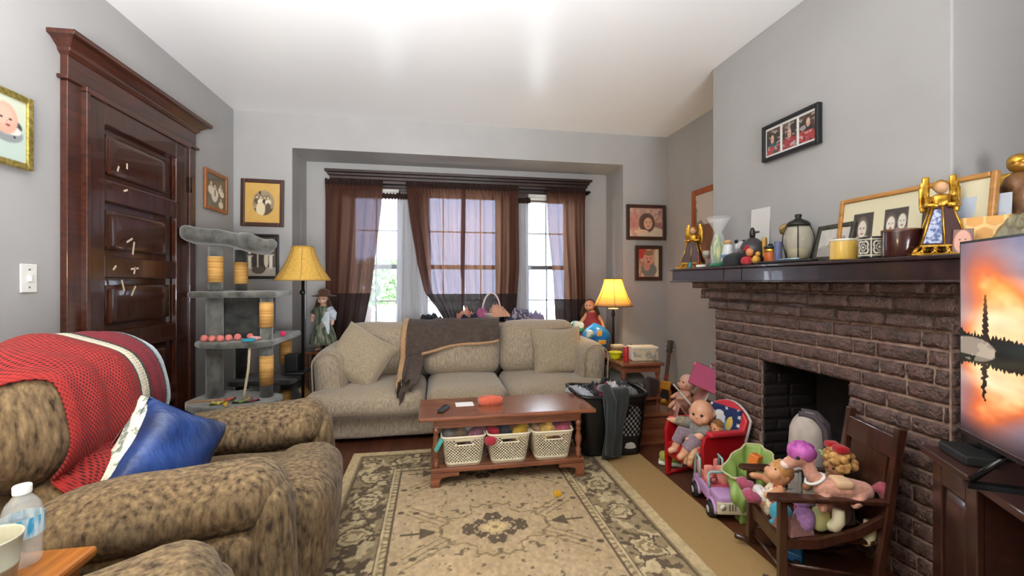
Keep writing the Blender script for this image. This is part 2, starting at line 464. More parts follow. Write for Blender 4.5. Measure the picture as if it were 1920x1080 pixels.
# ------------------------------------------------------------------ fireplace
BRICK = mat('painted_dark_brick', '#6c4d44', .36, '#3a2923', 24, lo=.3, hi=.7, bmp=1.0, bs=80, bd=.012, spec=.7, coat=.05)
MORTAR = mat('painted_mortar', '#a58a7a', .6, '#7d6358', 30, bmp=.4, bs=120, spec=.3)
SOOT = mat('sooty_firebrick', '#1d1512', .8, '#0d0a09', 12, bmp=.5, bs=60)
rb = random.Random(3)
def brick(b, o, ud, nd, L, Hh, proj=.012, nu=12, nv=5, amp=.008):
    o = Vector(o); ud = Vector(ud); nd = Vector(nd); up = Vector((0,0,1)); sd = rb.random()*50
    vs = []; fs = []
    for j in range(nv+1):
        for i in range(nu+1):
            a, c = i/nu, j/nv
            ex = .004*mnoise.noise(Vector((a*5+sd, c*3, 0)))
            edge = min(a*L, (1-a)*L, c*Hh, (1-c)*Hh)
            d = proj*min(1, .55+edge/.012)+amp*mnoise.noise(Vector((a*L*38+sd, c*Hh*38, sd)))
            p = o+ud*(a*L)+up*(c*Hh+ex*.6)+nd*d
            if i in (0, nu): p += ud*ex
            vs.append(p)
    for j in range(nv):
        for i in range(nu):
            k = j*(nu+1)+i; fs.append((k, k+1, k+nu+2, k+nu+1))
    rim = [i for i in range(nu+1)]+[(j+1)*(nu+1)-1 for j in range(1, nv+1)]+[nv*(nu+1)+i for i in range(nu-1, -1, -1)]+[j*(nu+1) for j in range(nv-1, 0, -1)]
    n = len(vs)
    for k in rim: vs.append(vs[k]-nd*(proj+.012))
    for k in range(len(rim)):
        k2 = (k+1) % len(rim); fs.append((rim[k], n+k, n+k2, rim[k2]))
    b.add(vs, fs, True)
def course(b, o, ud, nd, L, z, h, shift, **k):
    t = -shift*.105-rb.random()*.02
    while t < L:
        bl = .198*rb.uniform(.9, 1.08) if rb.random() > .12 else .1
        a, e = max(t, 0), min(t+bl, L)
        if e-a > .02: brick(b, Vector(o)+Vector(ud)*(a+.004)+Vector((0,0,z)), ud, nd, e-a-.011, h-.0135, **k)
        t += bl
FY0, FY1, FX = 1.25, 2.57, 1.832
OY0, OY1, OZ = 1.64, 2.16, .735
CH = .735/11
fp = thing('fireplace', 'dark brown painted brick fireplace with open firebox and dark mantel shelf', 'fireplace', (FX, 1.91, 0))
W = Matrix.Translation((-FX, -1.91, 0))
class LB(MB):     # world coordinates in, fireplace coordinates out
    def add(s, vs, fs, smooth=False, M=None): return MB.add(s, vs, fs, smooth, W if M is None else W @ M)
b = LB()
for k in range(15):
    z = k*CH
    if z < OZ-.01:
        course(b, (FX, OY0, 0), (0,-1,0), (-1,0,0), OY0-FY0, z, CH, k % 2); course(b, (FX, FY1, 0), (0,-1,0), (-1,0,0), FY1-OY1, z, CH, k % 2)
        pass
    else: course(b, (FX, FY1, 0), (0,-1,0), (-1,0,0), FY1-FY0, z, CH, k % 2)
    course(b, (FX, FY0, 0), (1,0,0), (0,-1,0), XR-FX, z, CH, k % 2, proj=.006); course(b, (FX, FY1, 0), (1,0,0), (0,1,0), XR-FX, z, CH, k % 2, proj=.006)
obj('brick_surround', b, BRICK, fp)
b = LB()
b.b2((FX, FY0, 0), (XR, OY0-.004, 1.19)); b.b2((FX, OY1+.004, 0), (XR, FY1, 1.19)); b.b2((FX, OY0-.01, OZ+.002), (XR, OY1+.01, 1.19))
obj('mortar_bed', b, MORTAR, fp)
b = LB()
for k, (dx, dy) in enumerate(((.018, .045), (.045, .09), (.075, .15))):
    z = (15+k)*CH; x0 = FX-dx; y0, y1 = FY0-dy*.7, FY1+dy
    course(b, (x0, y1, 0), (0,-1,0), (-1,0,0), y1-y0, z, CH if k < 2 else 1.178-z+.011, k % 2)
    course(b, (x0, y0, 0), (1,0,0), (0,-1,0), .3, z, CH if k < 2 else 1.178-z+.011, k % 2, proj=.006)
    course(b, (x0, y1, 0), (1,0,0), (0,1,0), .3, z, CH if k < 2 else 1.178-z+.011, k % 2, proj=.006)
    b.b2((x0, y0, z), (FX+.02, y1, z+CH*.96))
obj('corbel', b, BRICK, fp)
b = LB()
for k in range(11):
    course(b, (FX+.004, OY1, 0), (1,0,0), (0,-1,0), .36, k*CH, CH, k % 2, proj=.004, amp=.002); course(b, (FX+.004, OY0, 0), (1,0,0), (0,1,0), .36, k*CH, CH, k % 2, proj=.004, amp=.002); course(b, (2.19, OY1, 0), (0,-1,0), (-1,0,0), OY1-OY0, k*CH, CH, k % 2, proj=.004, amp=.002)
obj('firebox_lining', b, mat('sooty_brick', '#241a17', .75, '#100c0b', 14, bmp=.6, bs=70), fp)
b = LB(); b.b2((FX+.012, OY1-.0005, 0), (2.2, OY1+.004, OZ)); b.b2((FX+.012, OY0-.004, 0), (2.2, OY0+.0005, OZ)); b.b2((2.186, OY0, 0), (2.19, OY1, OZ)); b.b2((2.19, OY0, 0), (2.21, OY1, OZ+.1)); b.b2((FX+.03, OY0, OZ+.02), (2.2, OY1, OZ+.04))
obj('firebox', b, SOOT, fp)
MANT = mat('painted_mantel', '#34201f', .28, '#1f1416', 18, bmp=.3, bs=40, coat=.4)
b = LB(); b.b2((1.652, 1.10, 1.183), (CHX, 2.80, 1.255)); b.b2((1.64, 1.09, 1.255), (CHX, 2.812, 1.27)); b.b2((1.64, 1.09, 1.176), (CHX, 2.812, 1.186))
for yy in (2.25, 2.10): b.b2((1.648, yy-.004, 1.186), (1.66, yy+.004, 1.255))
obj('mantel_shelf', b, MANT, fp, bevel=.004)

# ------------------------------------------------------------------ rugs
nx, ny = 300, 440
def rugpaint(U, V):
    x = (U-.5)*1.64; y = (V-.5)*2.30           # metres, V=1 at the sofa end
    A = fill(U.shape, '#b09876')
    A = mixc(A, fbm(U, V, 14, 3)*.9-.1, '#a98f69')
    dk, md, lt = '#5a4b38', '#83704f', '#b9a57f'
    ex = np.minimum(.82-np.abs(x), 1.15-np.abs(y))                 # distance from the edge
    n1 = fbm(x*3+7, y*3+9, 5, 11); n2 = fbm(x*3+2, y*3+5, 9, 21)
    main = (ex > .075) & (ex < .285)
    A = mixc(A, main*1.0, '#8d7a5a')
    s_ = np.where(1.15-np.abs(y) < .82-np.abs(x), x, y); t_ = (ex-.18)/.105
    # running palmettes and leaf scrolls
    s_ = s_+.05*(fbm(x*3+3, y*3+8, 7, 71)-.5); t_ = t_+.9*(fbm(x*3+5, y*3+1, 9, 81)-.5)
    ph = s_/.30; cell = np.abs(((ph) % 1)-.5)*2
    A = mixc(A, main*(np.abs(t_-.62*np.sin(ph*2*PI)) < .16), lt)
    pal = (cell**2*1.6+t_**2*1.1)
    A = mixc(A, main*(pal < .55), dk); A = mixc(A, main*(pal < .34), lt); A = mixc(A, main*(pal < .16), md); A = mixc(A, main*(pal < .05), lt)
    A = mixc(A, main*(n2 > .56)*(pal > .55)*1.0, dk); A = mixc(A, main*(n1 > .66)*(pal > .5), lt)
    for a, c in ((.292, dk), (.300, lt), (.318, lt), (.335, dk), (.066, md), (.074, dk)):
        A = mixc(A, (np.abs(ex-a) < .006)*1.0, c)
    g = (ex > .302) & (ex < .332); A = mixc(A, g*(((s_/.035) % 1) < .45), md)
    A = mixc(A, (ex < .05)*1.0, '#b7a27a')
    f = ex > .345
    for cy in (-.52, .12, .76):
        yy = y-cy; r = np.abs(x)/.30+np.abs(yy)/.235
        th = np.arctan2(yy, x)
        r2 = r*(1+.10*np.cos(8*th)+.05*np.cos(20*th))
        A = mixc(A, f*(np.abs(r2-1.0) < .035), md); A = mixc(A, f*(r2 < .62)*(r2 > .36)*(fbm(np.abs(x)*4+1, np.abs(yy)*4+cy*0+2, 9, 31) > .46), dk)
        A = mixc(A, f*(np.abs(r2-.34) < .03), dk); A = mixc(A, f*(r2 < .22), '#c2a877'); A = mixc(A, f*(r2 < .07), md)
        # arrow heads at the medallion's ends and feathered side stems
        for sx in (-1, 1):
            X_ = sx*x
            A = mixc(A, f*((np.abs(yy) < (X_-.27)*.55) & (X_ < .35) & (X_ > .27)), dk)
            A = mixc(A, f*((np.abs(yy) < .007) & (X_ > .33) & (X_ < .44)), dk)
            for q in (-1, 1):
                for off in (0, .075, .15):
                    l = np.abs((q*yy)-.62*(X_-.12)-.10-off*0.6+off*.4)
                    A = mixc(A, f*((np.abs(q*yy-.75*(X_-.16-off*.7)-.06) < .0055) & (X_ > .19+off*.5) & (X_ < .40+off*.15) & (q*yy > .02) & (q*yy < .26)), md)
                    e_x, e_y = .30+off, .06+.75*(.14+off*.3)
                    A = mixc(A, f*ell(X_, q*yy, e_x, e_y, .017, .013), dk if off else md)
    A = mixc(A, f*(fbm(np.abs(x)*3+4, np.abs((y+.52) % .64-.32)*3+6, 12, 41) > .72)*.75, dk)
    A *= (.86+.26*fbm(U*3, V*3, 40, 51))[..., None]
    A *= (.93+.14*fbm(U, V, 4, 61))[..., None]
    return A
jm, nt, p = nodes('woven_jute')
fj = nt.nodes.new('ShaderNodeTexWave'); fj.inputs['Scale'].default_value = 46; fj.bands_direction = 'Y'; fj.inputs['Distortion'].default_value = 1.5; fj.inputs['Detail'].default_value = 2; fj.inputs['Detail Scale'].default_value = 8
tc = nt.nodes.new('ShaderNodeTexCoord'); lk(nt, tc.outputs['Object'], fj.inputs[0])
lk(nt, ramp(nt, fj.outputs['Fac'], [(.1, S('#86683e')), (.8, S('#ab8a58'))]), p.inputs['Base Color']); p.inputs['Roughness'].default_value = .95; bump(nt, p, fj.outputs['Fac'], .4)
b = MB(); b.b2((-.34, -1.4, 0), (.36, 1.4, .007))
tag(obj('jute_runner', b, jm, bevel=.003), 'plain tan woven jute rug edging out from under the patterned rug', 'rug', loc=(1.02, 1.36, 0))
RUGX, RUGY = .285, 1.92
def rug3(x, z):
    wv = .0012*np.sin(x*9+z*4)
    return np.stack([x, z-1.15, .0135+wv], 1)
rug = picture('area_rug', 1.64, 2.30, nx, ny, rugpaint, painted('rug_pile', .95, .5, 260), fn3=rug3)
tag(rug, 'beige oriental rug with brown border and medallions under the coffee table', 'rug', loc=(RUGX, RUGY, 0))
b = MB(); b.b2((-.82, -1.15, 0.0), (.82, 1.15, .012)); obj('backing', b, cloth('#a8946c'), rug)

# ------------------------------------------------------------------ sofa
SOFA = mat('tan_chenille_linen', '#77695a', .92, '#b09f86', 70, (2.6, 2.6, .35), .30, .70, bmp=.35, bs=210, bst=(1,1,.4), sheen=.3, spec=.2)
sf = thing('sofa', 'tan three-seat sofa with loose cushions under the window', 'sofa', (.26, 3.68, 0))
def SB(nm, c, d, r, bulge=(0,0,0), wob=.006, n=12, M=None, fn=None):
    return obj(nm, MB().soft(c, d, r, n, bulge, wob, 5, M, fn), SOFA, sf)
SB('base', (0, .02, .125), (2.16, .84, .18), .03, (0,.012,0))
for x in (-1.02, 1.02):
    for y in (-.34, .36): obj('leg', MB().b2((x-.03, y-.03, 0), (x+.03, y+.03, .05)), BLACK, sf)
xs = [(-1.155, -.322), (-.318, .290), (.294, 1.145)]
for k, (x0, x1) in enumerate(xs):
    cx, wd = (x0+x1)/2, x1-x0
    b = MB().soft((cx, -.185, .305), (wd-.006, .70, .185), .075, 14, (0,.03,.028), .006, 5)
    # T shape: the outer cushions wrap round the front of the arms
    if k != 1:
        sgn = -1 if k == 0 else 1; lim = .915*sgn; vs = []
        for p_ in b.v:
            x, y, z = p_
            if sgn*x > .90 and y > -.36: x = sgn*(.90+(sgn*x-.90)*.02)
            vs.append((x, y, z))
        b.v = vs
    so = obj('seat_cushion', b, SOFA, sf)
    x0c, x1c = ((-1.0, -.36), (-.355, .30), (.305, .985))[k]
    cx, wd = (x0c+x1c)/2, x1c-x0c
    b = MB().soft((0, 0, 0), (wd, .24, .45), .10, 14, (0,.05,.012), .008, 5, TR((cx, .10, .605), (-.16, 0, .0)))
    obj('back_cushion', b, SOFA, sf)
SB('back_frame', (0, .36, .42), (2.06, .16, .74), .07)
for sg in (-1, 1):
    def armfn(q, u): 
        q = Vector(q); q.x += sg*.02*max(0, u[2]); return q
    a = SB('arm', (sg*1.005, .0, .365), (.23, .76, .63), .105, (.01,.012,.01), .004, 14, None, armfn)
    pts = [(sg*1.005-.10, -.385, .12)]+[(sg*1.005+sg*.018-.10*math.cos(t), -.385, .575+.095*math.sin(t)) for t in [PI*k/10 for k in range(11)]]+[(sg*1.005+.10, -.385, .12)]
    obj('piping', MB().tube(pts, .006, 6), SOFA, a)

THROW = mat('brown_throw_fleece', '#3f332c', .9, '#4c3f36', 30, bmp=.3, bs=90, sheen=.05)
TAN = cloth('#b08a64')
tb = thing('throw_blanket', 'brown fleece throw with tan border hung over sofa back', 'blanket', (.15, 3.62, .6))
bpy.context.view_layer.update()
sbv = bvh([o for o in sf.children if o.name.split('.')[0] in ('back_cushion', 'back_frame', 'seat_cushion')])
TA0, TA1 = 2.05, -.50          # angles from behind the crest down to the seat, about the line y 3.86 z .58
prof = {}
def thr(a, t, off=.014):
    x = -.25+.80*a
    an = TA0+(TA1-TA0)*t; dv = Vector((0, -math.cos(an), math.sin(an)))
    r = max(drape(sbv, Vector((x+q, 3.90, .60)), dv, .8) for q in (-.12, -.06, 0, .06, .12))
    fold = .010*math.sin(a*17+t*2)+.005*math.sin(a*39+1)
    p_ = Vector((x, 3.90, .60))+dv*(r+off+fold*min(1, t*1.6))
    return (p_.x+.012*math.sin(t*6)-.15, p_.y-3.62, p_.z-.6)
def thbot(a): return .90-.19*a**.7+.015*math.sin(a*9)
obj('cloth', MB().sheet(lambda a, e: thr(.04+a*.96, e*thbot(.04+a*.96)*.97), 44, 44), THROW, tb, solid=.006)
obj('border', MB().sheet(lambda a, e: thr(a*.05-.01, e*thbot(a*.05), .016), 4, 40), TAN, tb, solid=.008, label='tan border of the throw')
obj('border', MB().sheet(lambda a, e: thr(.20+a*.80, (.945+.035*e)*thbot(.20+a*.80), .022), 30, 3), TAN, tb, solid=.008, label='tan border of the throw')
obj('hem_flap', MB().sheet(lambda a, e: thr(a*.45, thbot(a*.45)*(.96+.10*e*(1-a)), .018+.006*e), 16, 5), THROW, tb, solid=.005)
PIL = mat('tan_pillow_fabric', '#857662', .92, '#a6967c', 60, (2.6, 2.6, .5), .32, .68, bmp=.3, bs=220, sheen=.3, spec=.2)
M0 = Euler((math.radians(62), 0, 0)).to_matrix().to_4x4()
q = obj('sofa_pillow', MB().pillow(.44, .42, .16, 16, M0 @ Euler((0,0,math.radians(-33))).to_matrix().to_4x4(), .006), PIL, weld=True)
tag(q, 'tan square pillow lying tilted against the left sofa arm', 'pillow', loc=(-.56, 3.47, .605), rz=math.radians(8))
q = obj('sofa_pillow', MB().pillow(.43, .41, .17, 16, Euler((math.radians(74), 0, 0)).to_matrix().to_4x4() @ Euler((0,0,.05)).to_matrix().to_4x4(), .008), PIL, weld=True)
tag(q, 'crumpled tan square pillow upright beside the right sofa arm', 'pillow', loc=(1.03, 3.55, .585), rz=-.12)

# ------------------------------------------------------------------ recliners
RECL = mat('brown_chenille', '#2d2218', .9, '#8c7555', 88, (.7, 1.0, .22), .29, .74, bmp=.5, bs=120, bst=(1,1,.5), sheen=.06, spec=.2, detail=8)
RDARK = mat('recliner_gap_shade', '#17120d', .95, bmp=.2)
rc = thing('recliner', 'brown mottled chenille recliner with crochet blanket, beside the door', 'armchair', (-.87, 1.70, 0), .06)
def RB(nm, c, d, r, bulge=(0,0,0), wob=.008, n=14, M=None, fn=None):
    return obj(nm, MB().soft(c, d, r, n, bulge, wob, 5, M, fn), RECL, rc)
RB('base', (-.05, 0, .22), (.72, .62, .30), .04)
RB('seat_cushion', (.06, 0, .40), (.60, .50, .16), .07, (.0,0,.03))
obj('gap_shade', MB().b2((.25, -.30, .04), (.34, .30, .38)), RDARK, rc)  # near-black block standing in for the shade between arms and footrest
fr = RB('footrest', (.40, 0, .30), (.15, .44, .46), .07, (.04,.01,.02), .008, 14, TR((.40,0,.28), (0,.16,0)) @ Matrix.Translation((-.40,0,-.30)))
obj('footrest_pad', MB().soft((.375, 0, .43), (.22, .47, .17), .08, 12, (.02,.01,.02), .008, 5), RECL, rc)
for sg in (-1, 1):
    def apf(q, u):
        q = Vector(q); q.z += .035*max(0, u[0])**1.5-.03*max(0, -u[0]-.3); q.y += .012*math.sin(u[0]*3); return q
    a = RB('armrest', (.10, sg*.335, .535), (.60, .215, .175), .085, (.015,.02,.02), .010, 16, None, apf)
    a2 = RB('arm_panel', (.09, sg*.345, .28), (.54, .165, .42), .05, (0,.015,0), .006)
    RB('arm_front', (.385, sg*.352, .325), (.09, .125, .53), .045, (.02,.005,.01), .005)
MT = TR((-.30, 0, .60), (0, -.26, 0))
def bkf(q, u):
    q = Vector(q); q.z -= .05*abs(u[1])**3*max(0, u[2]); q.x += .02*(1-u[1]**2); return q
RB('lumbar_cushion', (0, 0, 0), (.20, .56, .30), .09, (.05,.02,.02), .012, 16, MT @ Matrix.Translation((.05, 0, -.10)), bkf)
RB('head_cushion', (0, -.03, 0), (.24, .66, .38), .115, (.06,.02,.02), .012, 18, MT @ Matrix.Translation((.03, 0, .185)), bkf)
RB('backrest', (0, -.03, 0), (.16, .62, .74), .08, (.0,0,0), .006, 12, MT @ Matrix.Translation((-.08, 0, -.03)))
rc2 = dup(rc, (-.63, .485, 0), math.radians(28), 'second brown recliner, only its rounded arm showing at the bottom edge')

# crochet blanket
cm = painted('crochet_wool', .95, .7, 180)
def crpaint(U, V):
    # U across, V along
    A = fill(U.shape, '#82202a')
    A = mixc(A, (U < .46)*1.0, '#93231f')
    A = mixc(A, ((U > .475) & (U < .605))*1.0, '#1f4238'); A = mixc(A, ((U > .495) & (U < .585))*1.0, '#d9cdb4')
    A = mixc(A, (U > .86)*1.0, '#2c4a44'); A = mixc(A, (U > .885)*1.0, '#c9d0d6')
    r = V*100; cc = U*58+.5*(np.floor(r) % 2)
    hole = (np.abs((cc % 1)-.5) < .23) & (np.abs((r % 1)-.5) < .26)
    A = mixc(A, hole*.78, A*.22)
    return A*(.9+.2*fbm(U, V, 60, 5))[..., None]
bpy.context.view_layer.update()
rbv = bvh([o for o in rc.children if o.name.split('.')[0] in ('lumbar_cushion', 'head_cushion', 'backrest')])
def crpoint(s_, t):
    t1 = -.62 if s_ < .38 else -1.02+.35*(s_-.38)
    an = 2.5+(t1-2.5)*t
    k = max(0, min(1, (1.45-an)/.6)); k = k*k*(3-2*k)
    yy = (1.30+.62*s_)*(1-k)+(1.405+.49*s_)*k
    dv = Vector((math.cos(an), 0, math.sin(an))); c0 = Vector((-1.20, yy, .70))
    r = drape(rbv, c0, dv, .6)
    f_ = .007*math.sin(s_*22+1)*min(1, t*2)+.016*max(0, min(1, (s_-.30)/.08))*max(0, min(1, (.56-s_)/.1))
    return c0+dv*(r+.014+abs(f_))
def crfold(U, V):
    n, m = 60, 70
    G = np.array([[crpoint(i/n, j/m) for i in range(n+1)] for j in range(m+1)])
    x = np.clip(U*n, 0, n-1e-6); y = np.clip(V*m, 0, m-1e-6); i = x.astype(int); j = y.astype(int); a = (x-i)[:, None]; c = (y-j)[:, None]
    return (G[j, i]*(1-a)+G[j, i+1]*a)*(1-c)+(G[j+1, i]*(1-a)+G[j+1, i+1]*a)*c
cb = picture('crochet_blanket', 1, 1, 230, 400, crpaint, cm, fn3=lambda x, z: crfold(x+.5, z))
tag(cb, 'red crochet blanket with cream and green stripe draped over recliner back', 'blanket')
m_ = cb.modifiers.new('solidify', 'SOLIDIFY'); m_.thickness = .012; m_.offset = 1

# blue pillow with floral reverse
BLUE = mat('navy_satin', '#10203f', .45, '#1d3d7c', 5, bmp=.5, bs=9, bst=(1,4,1), bd=.02)
FLOR = mat('cream_floral_cotton', '#d8d2bd', .9, '#7c8378', 34, lo=.52, hi=.6, bmp=.2)
bp = thing('accent_pillow', 'navy blue satin pillow with cream floral edge on the recliner seat', 'pillow', (-.875, 1.61, .60))
MP = Euler((0, 0, math.radians(56))).to_matrix().to_4x4() @ Euler((math.radians(74), 0, 0)).to_matrix().to_4x4() @ Euler((0,0,math.radians(-36))).to_matrix().to_4x4()
obj('satin_face', MB().pillow(.265, .285, .19, 18, MP @ Matrix.Translation((-.004, .006, .016)), .014, .02), BLUE, bp, weld=True)
obj('floral_back', MB().pillow(.285, .30, .16, 18, MP @ Matrix.Translation((-.010, .004, -.016)), .010, .02), FLOR, bp, weld=True)

# side table between the recliners, with bottle and cup
OAK = wood('orange_oak', '#8a4d1c', '#b87432', .32, 1, 5, .3)
st = thing('side_table', 'orange oak side table between the two recliners, holding bottle and cup', 'table', (-.97, 1.03, 0))
b = MB(); b.b2((-.21, -.085, .555), (.215, .11, .58)); obj('tabletop', b, OAK, st, bevel=.008)
obj('apron', MB().b2((-.19, -.07, .48), (.19, .09, .555)), OAK, st)
for x in (-.17, .17):
    for y in (-.055, .075): obj('leg', MB().b2((x-.017, y-.015, 0), (x+.017, y+.015, .48)), OAK, st)
PET, nt, p = nodes('clear_bottle_plastic'); p.inputs['Base Color'].default_value = (.82, .86, .84, 1); p.inputs['Roughness'].default_value = .08; p.inputs['Alpha'].default_value = .22
bt = thing('water_bottle', 'clear plastic water bottle with white cap and blue label on side table', 'bottle', (-.862, 1.088, .58))
obj('body', MB().lathe([(.0, .002), (.026, 0), (.031, .006), (.031, .03), (.029, .036), (.031, .042), (.031, .055), (.0325, .06), (.0325, .105), (.031, .112), (.026, .130), (.015, .145), (.0125, .150), (.0125, .158)], 24, cap=False), PET, bt)
WTR, nt, p = nodes('water'); p.inputs['Base Color'].default_value = (.75, .82, .82, 1); p.inputs['Roughness'].default_value = .05; p.inputs['Alpha'].default_value = .22
obj('water', MB().lathe([(.0, .004), (.0285, .006), (.0285, .085), (0, .0855)], 20), WTR, bt)
LBL = mat('blue_bottle_label', '#3fa3cf', .4, '#cfe6ee', 24, (3,3,.4), .45, .55)
obj('label', MB().lathe([(.0332, .062), (.0334, .064), (.0334, .101), (.0332, .103)], 24, cap=False), LBL, bt)
obj('cap', MB().lathe([(.0, .150), (.0145, .150), (.015, .152), (.015, .166), (.0138, .168), (0, .168)], 20), WHITE, bt)
cp = thing('tumbler', 'ivory plastic cup at the lower left corner, in front of water bottle', 'cup', (-.845, .985, .58))
obj('body', MB().lathe([(0, 0), (.040, 0), (.043, .004), (.047, .05), (.0485, .051), (.0487, .056), (.0475, .057), (.0535, .104), (.0555, .107), (.0545, .110), (.052, .107), (.046, .055), (.040, .006), (0, .006)], 30), plain('#aba893', .35), cp)

# ------------------------------------------------------------------ curtains
def veil(name, col, tr, tl, rough=.9):
    m, nt, p = nodes(name); o_ = nt.nodes['Material Output']
    p.inputs['Base Color'].default_value = (*S(col), 1); p.inputs['Roughness'].default_value = rough; p.inputs['Specular IOR Level'].default_value = .1
    t_ = nt.nodes.new('ShaderNodeBsdfTransparent'); t_.inputs[0].default_value = (*tr, 1)
    l_ = nt.nodes.new('ShaderNodeBsdfTranslucent'); l_.inputs[0].default_value = (*tl, 1)
    a1 = nt.nodes.new('ShaderNodeMixShader'); a1.inputs[0].default_value = .5
    lk(nt, p.outputs[0], a1.inputs[1]); lk(nt, l_.outputs[0], a1.inputs[2])
    a2 = nt.nodes.new('ShaderNodeAddShader'); lk(nt, a1.outputs[0], a2.inputs[0]); lk(nt, t_.outputs[0], a2.inputs[1]); lk(nt, a2.outputs[0], o_.inputs[0])
    return m
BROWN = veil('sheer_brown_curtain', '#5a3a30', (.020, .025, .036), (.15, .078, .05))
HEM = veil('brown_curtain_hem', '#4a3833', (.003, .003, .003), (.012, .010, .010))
SHEER = veil('white_sheer', '#d8d8dc', (.10, .10, .11), (.10, .105, .12))
cr = thing('curtain_rod', 'thin dark curtain rod under the window crown carrying the brown curtains', 'curtain rod', (.305, 4.262, 2.105))
obj('rod', MB().cyl((-1.29, 0, 0), (1.29, 0, 0), .008), BLACK, cr)
for x in (-1.27, 0, 1.27): obj('bracket', MB().b2((x-.008, 0, -.02), (x+.008, .09, .015)), BLACK, cr)
def curtain(name, label, tl, bl, m, y0, zt, zb, hem, k, seed, amp=.022, mids=None, group=None):
    # tl = (x0, x1) at the top; bl = stations [(z, x0, x1), ...] downwards
    t = thing(name, label, 'curtain', ((tl[0]+tl[1])/2, y0, zt), group=group)
    st_ = [(zt, *tl)]+bl; rs = random.Random(seed); ph = rs.random()*6; ph2 = rs.random()*6
    def pos(a, z):
        for (za, a0, a1), (zb_, b0, b1) in zip(st_, st_[1:]):
            if z >= zb_-1e-6:
                q = (za-z)/max(1e-6, za-zb_); x0 = a0+(b0-a0)*q; x1 = a1+(b1-a1)*q; break
        e = (zt-z)/(zt-zb)
        aa = a+.018*math.sin(a*9+ph2+e*3)
        x = x0+(x1-x0)*aa
        y = amp*(.45+.75*e)*(math.sin(aa*k*2*PI+ph+.7*math.sin(e*3+ph2))+.35*math.sin(aa*k*4.3*PI+ph2))
        if e < .04: y = amp*.5*math.sin(aa*k*6*PI)
        return (x-t.location[0], y, z-zt)
    hz_ = hem if hem else zb
    obj('panel', MB().sheet(lambda a, e: pos(a, zt-(zt-hz_)*e), 90, 36), m, t)
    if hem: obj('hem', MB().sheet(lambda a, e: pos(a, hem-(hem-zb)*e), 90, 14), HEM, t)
    h = MB().sheet(lambda a, e: (pos(a, zt)[0], pos(a, zt)[1]*1.3-.003, .03-.055*e+.006*math.sin(a*90)), 90, 3); obj('header', h, HEM, t)
    return t
YC = 4.245
g_ = 'brown window curtains'
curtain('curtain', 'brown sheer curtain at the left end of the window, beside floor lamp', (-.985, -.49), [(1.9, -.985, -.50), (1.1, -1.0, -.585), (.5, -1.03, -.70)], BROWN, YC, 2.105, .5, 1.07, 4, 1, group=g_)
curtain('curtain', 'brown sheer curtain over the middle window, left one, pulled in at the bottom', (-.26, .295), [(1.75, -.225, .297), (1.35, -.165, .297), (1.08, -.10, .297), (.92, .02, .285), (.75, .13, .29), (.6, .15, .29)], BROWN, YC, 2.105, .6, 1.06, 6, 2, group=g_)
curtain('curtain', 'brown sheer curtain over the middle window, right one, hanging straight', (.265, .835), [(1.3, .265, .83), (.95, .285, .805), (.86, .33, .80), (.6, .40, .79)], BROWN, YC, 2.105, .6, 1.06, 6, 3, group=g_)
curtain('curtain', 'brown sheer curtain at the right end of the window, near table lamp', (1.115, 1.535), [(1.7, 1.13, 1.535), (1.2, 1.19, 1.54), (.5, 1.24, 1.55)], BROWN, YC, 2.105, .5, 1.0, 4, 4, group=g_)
g_ = 'white sheer curtains'
curtain('sheer_curtain', 'white sheer curtain between the left window and the brown middle curtains', (-.35, -.05), [(1.2, -.36, -.03), (.5, -.39, .05)], SHEER, 4.305, 2.0, .5, 0, 4, 6, .012, group=g_)
curtain('sheer_curtain', 'white sheer curtain covering the left side window', (-.82, -.352), [(1.3, -.82, -.40), (.5, -.82, -.72)], veil('thin_sheer', '#d8d8dc', (.42,.43,.46), (.05,.05,.055)), 4.312, 2.0, .5, 0, 5, 7, .008, group=g_)
curtain('sheer_curtain', 'white sheer curtain strip between the middle curtains and right side window', (.80, .965), [(.5, .82, 1.0)], SHEER, 4.305, 2.0, .5, 0, 3, 8, .012, group=g_)
tag(obj('sheer_rod', MB().cyl((-.93, 4.318, 2.005), (1.54, 4.318, 2.005), .006), plain('#3a2a24', .5)), 'slim lower curtain rod behind the brown curtains holding white sheers', 'curtain rod')
for x0, x1, w_ in ((-.79, -.34, 'left'), (.95, 1.39, 'right')):
    tag(obj('roller_blind', MB().cyl((x0, 4.335, 2.062), (x1, 4.335, 2.062), .017).b2((x0+.01, 4.347, 1.99), (x1-.01, 4.350, 2.06)), plain('#d9d6d0', .7)), 'rolled-up white roller blind at the top of the %s side window' % w_, 'blind')
# garden tree beyond the glass
LEAF = mat('pale_leaf', '#50703f', .7, '#7f9a6a', 5)
gt = thing('garden_tree', 'blurred green garden tree outside the left side window', 'tree', (-2.2, 15, -.5))
obj('trunk', MB().tube([(0,0,0), (.05,0,1.2), (0,.1,2.2)], [.13,.1,.06]), plain('#5b4a3c', .9), gt)
rs = random.Random(5); b = MB()
for i in range(900):
    a, e_, r = rs.random()*6.28, rs.random(), rs.random()**.5
    c = Vector((1.3*r*math.cos(a), 1.0*r*math.sin(a), .9+1.5*e_)); M = TR(c, (rs.random()*3, rs.random()*3, rs.random()*6))
    b.add([(-.09,-.05,0), (.0,-.09,.02), (.1,0,0), (0,.09,.02)], [(0,1,2,3)], False, M)
obj('foliage', b, LEAF, gt)

